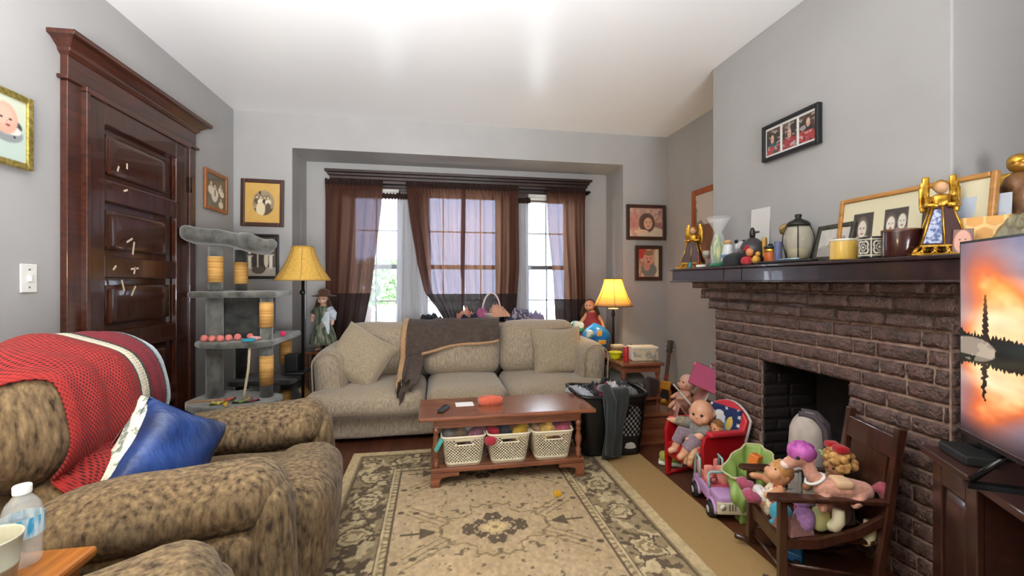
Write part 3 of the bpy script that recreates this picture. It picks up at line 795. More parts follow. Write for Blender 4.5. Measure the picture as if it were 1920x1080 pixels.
# ------------------------------------------------------------------ pictures on the walls
PHOTO = painted('photo_print', .35, coat=.3)
def frame(name, label, w, h, bar, dep, fm, painter, loc, rz, tilt=0, roll=0, nx=70, ny=60, matw=0, inner=None, group=None):
    t = thing(name, label, 'picture', loc, group=group)
    t.rotation_euler = Euler((tilt, roll, rz), 'XYZ')
    b = MB()
    b.b2((-w/2, -dep, 0), (-w/2+bar, 0, h)); b.b2((w/2-bar, -dep, 0), (w/2, 0, h)); b.b2((-w/2+bar, -dep, 0), (w/2-bar, 0, bar)); b.b2((-w/2+bar, -dep, h-bar), (w/2-bar, 0, h))
    obj('frame', b, fm, t, bevel=min(.006, bar*.25))
    obj('backing', MB().b2((-w/2+.004, -.006, .004), (w/2-.004, 0, h-.004)), plain('#4a3a2c', .8), t)
    if inner:
        iw, ih = inner
        ob = MB(); ob.b2((-iw/2, -dep*.62, (h-ih)/2), (iw/2, -dep*.62+.004, (h+ih)/2)); obj('inner_bead', ob, plain('#2a1a12', .4), t)
    picture('photo', w-2*bar+.002, h-2*bar+.002, nx, ny, painter, PHOTO, t, (0, -dep*.55, bar-.001))
    return t
def person_patch(A, U, V, cx, cy, s_, skin, hair, top):
    A = mixc(A, ell(U, V, cx, cy-1.25*s_, 1.05*s_, .95*s_), top); A = mixc(A, ell(U, V, cx, cy+.12*s_, .56*s_, .66*s_), hair)
    A = mixc(A, ell(U, V, cx, cy, .42*s_, .54*s_), skin)
    for q in (-1, 1): A = mixc(A, ell(U, V, cx+q*.17*s_, cy+.06*s_, .07*s_, .05*s_, .5), '#3a2a22')
    A = mixc(A, ell(U, V, cx, cy-.25*s_, .14*s_, .05*s_, .5), '#8a4a44'); A = mixc(A, ell(U, V, cx, cy-.08*s_, .05*s_, .08*s_, .9)*.4, '#9a6a58')
    return A
def p_baby(U, V):
    U = U-.09
    A = fill(U.shape, '#c8d2bf'); A = mixc(A, fbm(U, V, 3, 2), '#d6d8bb'); A = mixc(A, ell(U, V, .55, .28, .5, .36, .3), '#bccdc2')
    A = mixc(A, ell(U, V, .50, .42, .34, .15), '#8f9495'); A = mixc(A, ell(U, V, .62, .55, .20, .10), '#3f4446'); A = mixc(A, ell(U, V, .56, .48, .25, .08), '#e8e2da')
    A = mixc(A, ell(U, V, .46, .64, .27, .25), '#dba993'); A = mixc(A, ell(U, V, .43, .68, .20, .16, .6)*.6, '#e8c3ae')
    for x in (.38, .57): A = mixc(A, ell(U, V, x, .64, .035, .018, .5), '#4a3836')
    A = mixc(A, ell(U, V, .52, .54, .05, .022, .5), '#9c4a48'); A = mixc(A, ell(U, V, .5, .60, .02, .02, .9)*.5, '#b5806c')
    return mixc(A, ell(U, V, .66, .38, .03, .02), '#2b2f32')
def p_group(U, V):
    A = fill(U.shape, '#6d6657'); A = mixc(A, fbm(U, V, 5, 7)*.6, '#4f4a40'); A = mixc(A, (V < .3)*.6, '#5c5a50')
    for cx, cy, s_ in ((.22, .70, .15), (.42, .62, .17), (.72, .72, .12), (.80, .62, .11), (.74, .28, .12)): A = person_patch(A, U, V, cx, cy, s_, '#c9b59c', '#4a3a2c', '#ded4c2')
    A = mixc(A, ell(U, V, .40, .38, .17, .22), '#e2d9c6'); A = mixc(A, ell(U, V, .42, .45, .03, .12), '#3a342c')
    return A
def p_oval(U, V):
    A = fill(U.shape, '#cfa455'); A = mixc(A, fbm(U, V, 9, 4)*.5, '#b98d43'); A = mixc(A, fbm(U, V, 22, 9)*.35, '#dcb870')
    o = ell(U, V, .53, .50, .31, .315, .04); B = mixc(fill(U.shape, '#b3a183'), fbm(U, V, 6, 3)*.8, '#7c6a50'); B = mixc(B, (V < .36)*.8, '#4a3b2b')
    for cx, cy, s_, t_ in ((.34, .64, .075, '#5b4a38'), (.45, .63, .085, '#e6d9bd'), (.57, .62, .07, '#40342a'), (.66, .62, .085, '#ddd0b4')): B = person_patch(B, U, V, cx, cy, s_, '#cdb997', '#35291f', t_)
    B = mixc(B, ell(U, V, .45, .34, .13, .18), '#dccba6'); B = mixc(B, ell(U, V, .66, .36, .08, .14), '#5c4c3c'); B = mixc(B, ell(U, V, .42, .76, .03, .05), '#2c2219')
    return A*(1-o[..., None])+B*o[..., None]
def p_tall(U, V):
    A = fill(U.shape, '#5c5347'); A = mixc(A, fbm(U, V, 4, 8)*.8, '#2f2a24'); A = mixc(A, (V < .22)*1.0, '#a4988a')
    A = mixc(A, ell(U, V, .50, .42, .25, .36, .05), '#332b24'); A = mixc(A, ell(U, V, .46, .16, .20, .10), '#4b4238')
    for cx, h_ in ((.20, .52), (.84, .55)):
        A = mixc(A, rect(U, V, cx-.05, .20, cx+.05, h_), '#cfc4b0'); A = mixc(A, ell(U, V, cx, h_+.1, .05, .06), '#ddd3c0'); A = mixc(A, rect(U, V, cx-.09, h_-.03, cx+.09, h_), '#b5aa97')
    A = mixc(A, rect(U, V, .425, .22, .46, .72), '#b9a68d'); A = mixc(A, ell(U, V, .70, .42, .07, .2), '#bcae98'); A = mixc(A, ell(U, V, .58, .65, .08, .03), '#d8cdb9'); A = mixc(A, ell(U, V, .76, .82, .05, .05), '#d9cfbd')
    return A
def p_lying(U, V):
    A = fill(U.shape, '#b98f80'); n = fbm(U, V, 9, 6); A = mixc(A, (n > .5)*.7, '#8f5b55'); A = mixc(A, ((np.sin((U-.5)*34/(V*.6+.5)) > .2)*(V > .55)*np.abs(U-.5) < .3)*.35*(V > .5), '#e3cdb6')
    A = mixc(A, ell(U, V, .5, .10, .62, .26), '#d9c6ae'); A = mixc(A, ell(U, V, .52, .48, .24, .34), '#5f463a'); A = mixc(A, ell(U, V, .16, .45, .13, .5, .4)*.7, '#c07a70')
    A = mixc(A, ell(U, V, .56, .46, .13, .21), '#d7a789')
    for x in (.51, .62): A = mixc(A, ell(U, V, x, .50, .022, .018, .5), '#4a332a')
    A = mixc(A, ell(U, V, .565, .36, .05, .018, .5), '#a8564a'); A = mixc(A, ell(U, V, .36, .17, .22, .08), '#e2bd9f')
    return A
def p_kid(U, V):
    A = fill(U.shape, '#b98468'); n = fbm(U, V, 6, 12); A = mixc(A, (n > .52)*.8, '#d9c3a4'); A = mixc(A, ell(U, V, .12, .85, .25, .2), '#c3453f'); A = mixc(A, (U > .82)*.9, '#e6d9b6')
    A = mixc(A, ell(U, V, .52, .25, .38, .24), '#7c7d78'); A = mixc(A, ell(U, V, .50, .66, .26, .24), '#dea184'); A = mixc(A, ell(U, V, .5, .85, .24, .09), '#a3795a'); A = mixc(A, ell(U, V, .42, .36, .16, .14), '#cf9478')
    for x in (.42, .60): A = mixc(A, ell(U, V, x, .66, .03, .022, .5), '#3f2a24')
    return mixc(A, ell(U, V, .5, .54, .08, .03, .5), '#8f3a38')
def p_cabin(U, V):
    A = fill(U.shape, '#c9c0b4'); A = mixc(A, (V < .62)*1.0, '#8a5f3b'); A = mixc(A, (V < .62)*fbm(U, V, 6, 3, 3)*.7, '#5f3a20'); A = mixc(A, (fbm(U, V, 8, 5) > .55)*(V > .6)*.8, '#6d6a66')
    return person_patch(A, U, V, .55, .74, .12, '#c99c84', '#3c2e28', '#4a3a3a')
def p_three(U, V):
    A = fill(U.shape, '#d9d6d2'); k = np.floor(U*3).astype(int); u = (U*3) % 1
    inn = ((u > .07) & (u < .93) & (V > .08) & (V < .92))
    B = fill(U.shape, '#2c2622'); B = mixc(B, (fbm(U, V, 7, 4) > .52)*.7, '#5a3b2a')
    for c in range(3):
        s_ = (k == c)
        B2 = person_patch(B.copy(), u, V, .5+.06*(c-1), (.58, .55, .66)[c], .26, '#d0a48a', '#3b2a20', ('#35505a', '#a63a3a', '#1c1c20')[c])
        B2 = mixc(B2, (V < (.36, .40, .42)[c])*(fbm(U, V, 9, 21+c) > .38)*.9, ('#b0423f', '#8d3036', '#b5393c')[c]); B2 = mixc(B2, (fbm(U, V, 14, 31+c) > .66)*.7, '#c9bdb4')
        B = np.where(s_[..., None], B2, B)
    return np.where(inn[..., None], B, A)
OAKF = wood('oak_frame', '#7c451d', '#a86831', .4, 2, 8, .1)
DKF = wood('walnut_frame', '#331c12', '#4b2a1a', .4, 2, 8, .1)
GOLD = mat('antique_gold', '#8c7a33', .35, '#c3b064', 60, metal=.75, bmp=.4, bs=120)
BRASS = mat('gold_leaf', '#a8761c', .28, '#e0b04a', 40, metal=.85, bmp=.3, bs=120)
LW = math.radians(90)
frame('picture_frame', 'gold framed baby portrait left of the door, cut by the photo edge', .245, .295, .026, .022, GOLD, p_baby, (XL+.002, 1.978, 1.632), LW, roll=0)
frame('picture_frame', 'medium oak framed group photo on the left wall near the corner', .345, .30, .03, .02, OAKF, p_group, (XL+.002, 3.636, 1.712), LW)
frame('picture_frame', 'dark framed oval vintage photo with golden mat left of the window', .335, .397, .033, .022, DKF, p_oval, (-1.42, YB-.002, 1.642), 0, roll=.012)
frame('picture_frame', 'black framed dark picture behind top perch of the cat tree', .30, .375, .024, .022, plain('#191210', .35), p_tall, (-1.44, YB-.002, 1.203), 0)
frame('picture_frame', 'dark wood framed photo of child lying down, upper one right of window', .415, .346, .034, .022, DKF, p_lying, (2.045, YB-.002, 1.588), 0, roll=-.004)
frame('picture_frame', 'dark wood framed photo of small child, lower one above table lamp', .285, .344, .036, .022, DKF, p_kid, (2.07, YB-.002, 1.191), 0)
frame('picture_frame', 'orange wood framed picture on the right wall half behind the chimney', .66, .80, .05, .025, wood('orange_frame', '#8a3f1a', '#b0602c', .4, 2, 8), p_cabin, (XR-.002, 3.16, 1.18), -LW)
frame('picture_frame', 'black framed triple photo hanging high on chimney wall', .366, .20, .02, .028, plain('#15151a', .35), p_three, (CHX-.002, 1.972, 1.85), -LW, nx=110, ny=44)

# light switch
sw = thing('light_switch', 'white light switch plate on the wall left of the door', 'light switch', (XL, 2.10, 1.135))
obj('plate', MB().b2((0, -.037, 0), (.006, .037, .117)), WHITE, sw, bevel=.003)
obj('toggle', MB().b2((.005, -.005, .046), (.016, .005, .070)), WHITE, sw, bevel=.002)
for z in (.022, .095): obj('screw', MB().cyl((.005, 0, z), (.0075, 0, z), .004), plain('#9a9a96', .4, .8), sw)

# ------------------------------------------------------------------ cat tree
PLUSH = mat('grey_plush', '#35352f', .95, '#6b6a63', 14, (1,1,.7), .32, .68, bmp=.6, bs=160, bd=.004, sheen=.5)
PLUSHD = mat('dark_grey_plush', '#1f201e', .95, '#3d3d39', 14, bmp=.6, bs=160, sheen=.3)
SISAL = mat('sisal_rope', '#b07d3a', .8, '#d6a75e', 3, (1,1,60), .4, .6, bmp=.5, bs=5, bst=(1,1,70))
CTX, CTY = -1.27, 3.22
ct = thing('cat_tree', 'grey plush cat tree with sisal posts between door and floor lamp', 'cat tree', (CTX, CTY, 0))
def cpl(nm, poly, z, t=.035, m=PLUSH):
    b = MB().prism([(x-CTX, y-CTY) for x, y in poly], t, Matrix.Translation((0, 0, z-t))); return obj(nm, b, m, ct, bevel=.014)
def rp(x0, y0, x1, y1, r, n=5):
    o = []
    for cx, cy, a in ((x1-r, y1-r, 0), (x0+r, y1-r, 1), (x0+r, y0+r, 2), (x1-r, y0+r, 3)):
        for k in range(n+1):
            t = (a+k/n)*PI/2; o.append((cx+r*math.cos(t), cy+r*math.sin(t)))
    return o
cpl('base', rp(-1.56, 2.92, -.98, 3.64, .05), .04, .04)
def post(x, y, z0, z1, r, s0=None, s1=None, m=PLUSH):
    p_ = obj('post', MB().cyl((x-CTX, y-CTY, z0), (x-CTX, y-CTY, z1), r, seg=20), m, ct)
    if s0: obj('sisal_wrap', MB().cyl((x-CTX, y-CTY, s0), (x-CTX, y-CTY, s1), r+.004, seg=20), SISAL, p_)
post(-1.415, 3.13, .04, 1.09, .05); post(-1.415, 3.14, 1.11, 1.41, .042, 1.175, 1.345); post(-1.335, 3.32, 1.11, 1.40, .039, 1.165, 1.315, PLUSHD)
post(-1.085, 3.08, .40, 1.09, .038, .88, 1.045); obj('sisal_wrap', MB().cyl((-1.085-CTX, 3.08-CTY, .505), (-1.085-CTX, 3.08-CTY, .695), .042, seg=20), SISAL, ct.children[-1])
post(-1.115, 3.55, .04, .78, .038, .56, .735); obj('sisal_wrap', MB().cyl((-1.115-CTX, 3.55-CTY, .10), (-1.115-CTX, 3.55-CTY, .36), .042, seg=20), SISAL, ct.children[-1])
post(-1.40, 3.5, .04, .78, .042, m=PLUSHD); post(-1.09, 3.06, .04, .40, .036, m=PLUSHD); post(-1.30, 3.3, .04, .42, .05, m=PLUSHD)
cpl('shelf', rp(-1.54, 3.02, -1.02, 3.42, .05), 1.117, .04)
cpl('shelf', [(-1.50, 3.42), (-1.52, 3.2), (-1.50, 3.06), (-1.44, 2.99), (-1.3, 2.96), (-1.10, 2.97), (-1.03, 3.03), (-1.02, 3.62), (-1.2, 3.62)], .80, .04)
cpl('shelf', [(-1.46, 3.34), (-1.53, 3.22), (-1.55, 3.05), (-1.48, 2.92), (-1.34, 2.84), (-1.16, 2.83), (-1.03, 2.89), (-.985, 3.0), (-1.0, 3.14), (-1.1, 3.22)], .425, .05)
cpl('shelf', rp(-1.45, 3.34, -1.0, 3.66, .05), .47, .035, PLUSHD)
obj('ramp', MB().box((0,0,0), (.34, .2, .03), TR((-1.0-CTX, 3.56-CTY, .31), (0, 1.05, 0))), PLUSHD, ct, bevel=.01)
obj('ramp_pad', MB().box((0,0,0), (.12, .14, .01), TR((-.975-CTX, 3.56-CTY, .32), (0, 1.05, 0))), SISAL, ct)
b = MB(); b.b2((-1.39-CTX, 3.17-CTY, .80), (-1.14-CTX, 3.42-CTY, 1.08)); obj('condo', b, PLUSHD, ct, bevel=.012)
def perch(q, u):
    q = Vector(q); q.z += .035*(u[0]**2)*(1 if u[2] > -.2 else .4)+.02*u[1]**2-.05*max(0, u[0])-.01*u[0]; return q
obj('perch_bed', MB().soft((-1.36-CTX, 3.22-CTY, 1.455), (.47, .36, .10), .05, 14, (.0,0,-.012), .012, 8, None, perch), PLUSH, ct)
obj('perch_bolster', MB().tube([(-1.24-CTX, 3.06-CTY, 1.47), (-1.19-CTX, 3.06-CTY, 1.465), (-1.13-CTX, 3.10-CTY, 1.43), (-1.09-CTX, 3.16-CTY, 1.42)], [.03,.035,.036,.03], 12), PLUSH, ct)
obj('pompom', MB().ball((-1.075-CTX, 3.13-CTY, 1.43), .036, fn=lambda p: 1+.08*mnoise.noise(p*9)), PLUSH, ct)
obj('rope', MB().tube([(-1.155-CTX, 3.0-CTY, .77), (-1.16-CTX, 2.99-CTY, .62), (-1.175-CTX, 2.98-CTY, .5), (-1.18-CTX, 2.97-CTY, .435)], .008, 8), cloth('#cdbb97'), ct)
# toys on the cat tree
PINKB = mat('coral_pompom', '#c96a62', .9, '#e08a80', 40, bmp=.5, bs=200)
for i, (x, y, n_) in enumerate(((-1.425, 3.02, 'leftmost of the row'), (-1.375, 3.005, 'second from the left'), (-1.325, 3.0, 'third from the left'), (-1.29, 3.03, 'fourth from the left'), (-1.25, 3.06, 'fifth from the left, touching condo'))):
    q = obj('cat_toy_ball', MB().ball((0,0,.022), .022, 12, 8, fn=lambda p: 1+.08*mnoise.noise(p*6)), PINKB); tag(q, 'coral pom-pom cat toy ball on the middle shelf, '+n_, 'ball', 'coral balls on the cat tree', (x, y, .80))
q = obj('cat_toy_ball', MB().ball((0,0,.021), .021, 12, 8), PINKB); tag(q, 'coral pom-pom ball beside the blue ring on the cat tree shelf', 'ball', 'coral balls on the cat tree', (-1.185, 3.085, .80))
q = obj('cat_toy_mouse', MB().soft((0,0,.014), (.055,.028,.026), .012, 6).ball((.03,0,.015), .008).tube([(-.028,0,.012), (-.05,.01,.008)], .002), cloth('#dba39a')); tag(q, 'pale pink mouse toy lying next to front sisal post', 'toy', loc=(-1.145, 3.05, .80))
q = obj('cat_toy_ring', MB().tube([(.032*math.cos(2*PI*k/18), .032*math.sin(2*PI*k/18), .009) for k in range(18)], .0085, 8, True), cloth('#2f93ab')); tag(q, 'turquoise fabric ring toy at the front of the middle shelf', 'toy', loc=(-1.16, 2.995, .80))
q = obj('cat_toy_ball', MB().ball((0,0,.02), .02, 12, 8), cloth('#d8315f')); tag(q, 'magenta toy ball on the rear corner of the cat tree shelf', 'ball', loc=(-1.03, 3.22, .80))
def bow(name, label, col, loc, rz, s_=1):
    b = MB()
    for sg in (-1, 1): b.add([(0,0,.006*s_), (sg*.035*s_,-.018*s_,.02*s_), (sg*.045*s_,.0,.004*s_), (sg*.03*s_,.02*s_,.024*s_)], [(0,1,2,3)], True)
    b.ball((0,0,.010*s_), .009*s_, 8, 6); q = obj(name, b, cloth(col), solid=.003); tag(q, label, 'toy', loc=loc, rz=rz)
bow('feather_toy', 'yellow ribbon cat toy on the lowest shelf, leftmost', '#d8c33e', (-1.30, 2.92, .425), .3, 1.1)
bow('feather_toy', 'orange feather cat toy lying on the yellow ones', '#d8562c', (-1.265, 2.97, .43), 1.1, 1.1)
bow('feather_toy', 'golden ribbon cat toy hanging over the lowest shelf edge', '#e0b63a', (-1.245, 2.885, .425), 2, 1.0)
bow('feather_toy', 'olive fabric fish toy in the middle of the lowest shelf', '#7d8a3c', (-1.18, 2.93, .425), .1, 1.1)
bow('feather_toy', 'dark red felt toy at the foot of the hanging rope', '#8f2f3a', (-1.12, 2.955, .425), .5, .9)
bow('feather_toy', 'orange and yellow paper butterfly at the end of rope', '#dd9a3e', (-1.16, 3.0, .428), 1.5, .9)
tag(obj('wand_stick', MB().cyl((0,0,.004), (.19,.05,.004), .004, seg=8), plain('#b87a38', .6)), 'thin wooden wand stick lying on the left of the lowest shelf', 'stick', loc=(-1.50, 2.99, .425))

# ------------------------------------------------------------------ floor lamp
SHADE = mat('mustard_shade_fabric', '#b98f3a', .8, '#c9a14a', 60, bmp=.2, bs=300)
fl = thing('floor_lamp', 'unlit floor lamp with mustard bell shade and black tray left of the sofa', 'floor lamp', (-.965, 3.45, 0))
obj('base', MB().lathe([(0,0), (.13,0), (.13,.012), (.05,.03), (.018,.04), (0,.04)], 28), BLACK, fl)
obj('pole', MB().lathe([(.011,.03), (.011,1.08), (.018,1.085), (.024,1.10), (.018,1.115), (.011,1.12), (.011,1.22)], 12), BLACK, fl)
def shade(par, r0, r1, z0, z1, m, panels=8, rim=None):
    prof = []
    for k in range(9):
        t = k/8; prof.append((r1+(r0-r1)*(1-t)**1.45, z0+(z1-z0)*t))
    s_ = obj('lamp_shade', MB().lathe(prof, 40, cap=False), m, par, solid=.003)
    b = MB()
    for k in range(panels):
        a = 2*PI*k/panels+.2; b.tube([((r+.0035)*math.cos(a), (r+.0035)*math.sin(a), z) for r, z in prof], .0022, 5)
    for r, z in (prof[0], prof[-1]): b.tube([(r*math.cos(2*PI*k/32), r*math.sin(2*PI*k/32), z) for k in range(32)], .004, 6, True)
    obj('shade_trim', b, rim or m, s_)
shade(fl, .19, .073, 1.19, 1.44, SHADE, 8, mat('shade_trim', '#9a7a3a', .7))
obj('tray', MB().b2((-.10, -.09, .50), (.03, .09, .518)), BLACK, fl, bevel=.005)
obj('pull_chain', MB().cyl((.02, -.01, .9), (.02, -.01, 1.2), .0016, seg=6), plain('#d9d6cf', .4), fl)
tag(obj('black_box', MB().b2((-.045,-.05,0), (.045,.05,.125)), BLACK, bevel=.004), 'small black box standing on the floor lamp tray beside sofa arm', 'box', loc=(-1.03, 3.44, .519))

# ------------------------------------------------------------------ coffee table
CTW = wood('reddish_coffee_table_wood', '#5e3322', '#8f573a', .27, 0, 5, .35)
cf = thing('coffee_table', 'reddish wooden coffee table with turned legs and lower shelf before the sofa', 'coffee table', (.435, 2.66, .014), 0)
z0 = -.014
b = MB(); b.b2((-.525, -.20, .378), (.525, .20, .402)); obj('tabletop', b, CTW, cf, bevel=.009)
obj('apron', MB().b2((-.44, -.155, .325), (.44, .155, .378)), CTW, cf)
for x in (-.425, .425):
    for y in (-.15, .15):
        obj('leg', MB().lathe([(.018,.10), (.018,.125), (.012,.13), (.019,.15), (.011,.17), (.019,.20), (.021,.23), (.012,.26), (.019,.275), (.012,.295), (.018,.30), (.018,.33)], 14, (x, y, 0)), CTW, cf)
obj('lower_shelf', MB().b2((-.455, -.18, .078), (.455, .18, .105)), CTW, cf, bevel=.006)
for x in (-1, 1):
    for y in (-1, 1):
        pl = [(0,0), (.055,0), (.05,.03), (.06,.05), (.10,.058), (.16,.06), (.16,.08), (0,.08)]
        q = MB().prism([(p_[0]*-x, p_[1]) for p_ in pl][::(1 if x < 0 else -1)], .03, TR((x*.455, y*.18+(.03 if y < 0 else 0), -.002), (PI/2, 0, 0)))
        obj('foot', q, CTW, cf, bevel=.003)
tag(obj('remote_control', MB().soft((0,0,.009), (.042,.125,.018), .008, 6).b2((-.012,-.04,.017), (.012,.045,.0195)), plain('#17181d', .4)), 'black remote control on the left of the coffee table', 'remote', loc=(.055, 2.60, .416), rz=-.35)
tag(obj('paper_card', MB().b2((-.055,-.042,0), (.055,.042,.002)), plain('#e9e8e4', .6)), 'blank white paper card lying on the coffee table', 'paper', loc=(.185, 2.70, .416), rz=.03)
pq = thing('zip_pouch', 'salmon zip pouch lying right of white card on coffee table', 'pouch', (.345, 2.68, .416), .12)
obj('body', MB().soft((0,0,.022), (.15,.075,.044), .02, 10, (0,0,.01), .006, 12), cloth('#d0654a'), pq); obj('zipper', MB().tube([(-.065,-.006,.048), (0,-.002,.056), (.065,-.006,.048)], .0025, 6), cloth('#b34f38'), pq)

# lattice baskets
def lattice(b, w0, d0, w1, d1, z0, z1, nc, nr, r=.03, slot=None, hole=2, side_only=None):
    # rounded-rectangle wall tapering from (w0, d0) below to (w1, d1) above; square holes on a diagonal grid
    def per(w, d, s_):
        L = 2*(w+d); q = s_*L
        if q < w: x, y = -w/2+q, -d/2
        elif q < w+d: x, y = w/2, -d/2+(q-w)
        elif q < 2*w+d: x, y = w/2-(q-w-d), d/2
        else: x, y = -w/2, d/2-(q-2*w-d)
        # round the corners
        ex, ey = max(0, abs(x)-(w/2-r)), max(0, abs(y)-(d/2-r))
        l = math.hypot(ex, ey)
        if ex > 0 and ey > 0 and l > 1e-9:
            k = r/l; x = math.copysign(w/2-r+ex*k, x); y = math.copysign(d/2-r+ey*k, y)
        return x, y
    vs = []; fs = []
    for j in range(nr+1):
        t = j/nr; z = z0+(z1-z0)*t
        for i in range(nc):
            x, y = per(w0+(w1-w0)*t, d0+(d1-d0)*t, i/nc); vs.append((x, y, z))
    fw = w1/(2*(w1+d1))
    for j in range(nr):
        for i in range(nc):
            solid = j < 2 or j >= nr-2 or not ((i+j) % hole == 0)
            s_ = (i+.5)/nc
            if slot and 0 < s_ < fw:
                a = s_/fw
                if abs(a-.5) < .16 and nr-5 <= j < nr-3: solid = False
                if j in (nr-6, nr-3) and abs(a-.5) < .22: solid = True
            if side_only and j >= 2:
                a = (s_/fw) if s_ < fw else 9
                if a < 9 and not side_only(a, j/nr): solid = True
            if solid: i2 = (i+1) % nc; fs.append((j*nc+i, j*nc+i2, (j+1)*nc+i2, (j+1)*nc+i))
    b.add(vs, fs, True)
    return [(*per(w1, d1, i/48), z1) for i in range(48)]
IVORY = plain('#cfc3a6', .5)
toyc = ['#b0434f', '#d8b14a', '#7a6f86', '#3f4350', '#c9a08a', '#b8bcc4', '#6e7a58', '#a33a55', '#d98a6a', '#50506a', '#c9c2a0', '#8a4a6a']
tn = [['grey plush toy', 'brown plush toy', 'pale cloth toy', 'mauve toy'], ['red cloth toy', 'black and white toy', 'brown toy', 'yellow toy'], ['tan toy', 'yellow block toy', 'purple toy', 'pink toy']]
tcol = [['#77746f', '#6a5a48', '#a9a4a0', '#8a5a68'], ['#b02f3c', '#39393f', '#8a6244', '#d0a53c'], ['#a98a6a', '#d2a95a', '#7d5a70', '#b85a6c']]
nmb = ['left', 'middle', 'right']
for k, x in enumerate((.165, .432, .697)):
    bk = thing('storage_basket', 'ivory lattice plastic basket on the coffee table shelf, %s of three' % nmb[k], 'basket', (x, 2.615, .120), (.02, 0, -.01)[k], 'ivory baskets under the coffee table')
    b = MB(); rim = lattice(b, .205, .235, .252, .285, .006, .172, 104, 19, .035, True); obj('wall', b, IVORY, bk, solid=.003)
    obj('bottom', MB().prism(rp(-.10, -.115, .10, .115, .03), .006), IVORY, bk)
    obj('rim', MB().tube(rim, .0065, 8, True), IVORY, bk)
    for j in range(4):
        sx = (-.085, -.03, .03, .085)[j]
        q = MB().soft((0,0,0), (.075+.02*((j+k) % 2), .12, .09), .035, 8, (.01,.01,.01), .012, 14)
        if j == 1: q.ball((.0, -.03, .05), .026, 10, 7)
        q = obj('stuffed_toy', q, cloth(tcol[k][j])); tag(q, '%s sticking out of the %s ivory basket' % (tn[k][j], nmb[k]), 'toy', 'toys in the ivory baskets', (x+sx, 2.60-.02*(j % 2), .262), rz=j*.7)
tag(obj('fabric_tag', MB().soft((0,0,0), (.022,.05,.075), .008, 6, M=TR((0,0,0), (0,.5,0))), cloth('#4aa59a')), 'teal fabric flap hanging off the left basket rim', 'fabric', loc=(.025, 2.485, .255))
tag(obj('toy_sock', MB().soft((0,0,0), (.07,.05,.05), .022, 8, (0,0,0), .008, 14), cloth('#a8303c')), 'dark red cloth hanging between the left and middle baskets', 'cloth', loc=(.318, 2.475, .262))
yb = thing('toy_block', 'small yellow toy block lying on the rug before coffee table', 'toy', (.66, 2.27, .0145), .3)
obj('body', MB().b2((-.018,-.012,0), (.018,.012,.022)), plain('#d8a62c', .4), yb, bevel=.002)
for x in (-.009, .009): obj('stud', MB().cyl((x,0,.022), (x,0,.03), .006, seg=10), plain('#d8a62c', .4), yb)

# ------------------------------------------------------------------ laundry basket
lb = thing('laundry_basket', 'black lattice plastic laundry basket full of clothes right of coffee table', 'laundry basket', (1.19, 2.885, 0), -.02)
PBLK = plain('#0e0f0f', .4)
b = MB(); rim = lattice(b, .40, .30, .47, .37, .01, .42, 100, 22, .05, None, 2, lambda a, t: a > .62 and .28 < t < .86 and not (a < .72 and t > .6))
obj('wall', b, PBLK, lb, solid=.005)
obj('bottom', MB().prism(rp(-.195, -.145, .195, .145, .04), .012), PBLK, lb)
obj('rim', MB().tube([(x*1.02, y*1.02, z+.012*math.cos(2*math.atan2(y, x*.78))) for x, y, z in rim], .014, 8, True), PBLK, lb)
for sg in (-1, 1): obj('handle', MB().tube([(sg*.235, -.09, .42), (sg*.26, -.06, .435), (sg*.265, 0, .44), (sg*.26, .06, .435), (sg*.235, .09, .42)], .013, 8), PBLK, lb)
def heap(w, d, h, seed, n=26):
    # a crumpled garment: folded sheet mounded over its own base
    rs_ = random.Random(seed); o = Vector((rs_.random()*40, rs_.random()*40, rs_.random()*40))
    def top(a, e):
        x, y = (2*a-1), (2*e-1); m = max(0, 1-x**4)**.5*max(0, 1-y**4)**.5
        q = Vector((x*w/2, y*d/2, 0)); nz = mnoise.noise(q*13/max(w, .1)*.35+o); rd = abs(mnoise.noise(q*30/max(w, .1)*.35+o*2))
        return (q.x+.12*w*mnoise.noise(q*8+o), q.y+.12*d*mnoise.noise(q*8-o), h*m*(.62+.55*nz+.5*rd))
    b = MB().sheet(top, n, n)
    n0 = len(b.f); b.sheet(lambda a, e: (top(a, e)[0]*.97, top(a, e)[1]*.97, 0), n, n); b.f[n0:] = [q[::-1] for q in b.f[n0:]]
    return b
def garment(name, label, cat, col, w, d, h, loc, rz, seed, group=None, m=None):
    return tag(obj(name, heap(w, d, h, seed), m or cloth(col)), label, cat, group, loc, rz)
g_ = 'clothes in the black laundry basket'
garment('garment', 'black crumpled garment at the left in the black laundry basket', 'clothes', '#202022', .22, .26, .10, (1.09, 2.91, .365), .3, 1, g_)
garment('garment', 'dark grey garment at the back right in the black laundry basket', 'clothes', '#3a3d3d', .26, .22, .10, (1.28, 2.95, .36), .9, 2, g_)
garment('garment', 'crimson garment in the middle of the black laundry basket', 'clothes', '#8f2338', .11, .10, .08, (1.145, 2.80, .40), .2, 3, g_)
garment('garment', 'white crumpled garment beside the crimson one in the laundry basket', 'clothes', '#c9c1bd', .09, .08, .07, (1.215, 2.83, .42), .7, 4, g_)
garment('garment', 'grey and pinkish garment at the front right of laundry basket', 'clothes', '#77706d', .12, .12, .07, (1.33, 2.82, .385), 1.7, 5, g_)
garment('garment', 'pale grey garment hanging on the left rim of laundry basket', 'clothes', '#a5a6ad', .09, .20, .05, (.975, 2.83, .415), .4, 6, g_)
garment('garment', 'black garment with folded straps on top of the laundry basket', 'clothes', '#17181a', .16, .12, .09, (1.22, 2.92, .40), 1.2, 7, g_)
q = obj('white_laundry', MB().soft((0,0,.16), (.19,.15,.30), .05, 10, wob=.012, wf=9), cloth('#c9c7c4')); tag(q, 'white laundry packed low in the black basket, seen through its holes', 'clothes', g_, (1.305, 2.80, .014))
HOOD = cloth('#303433')
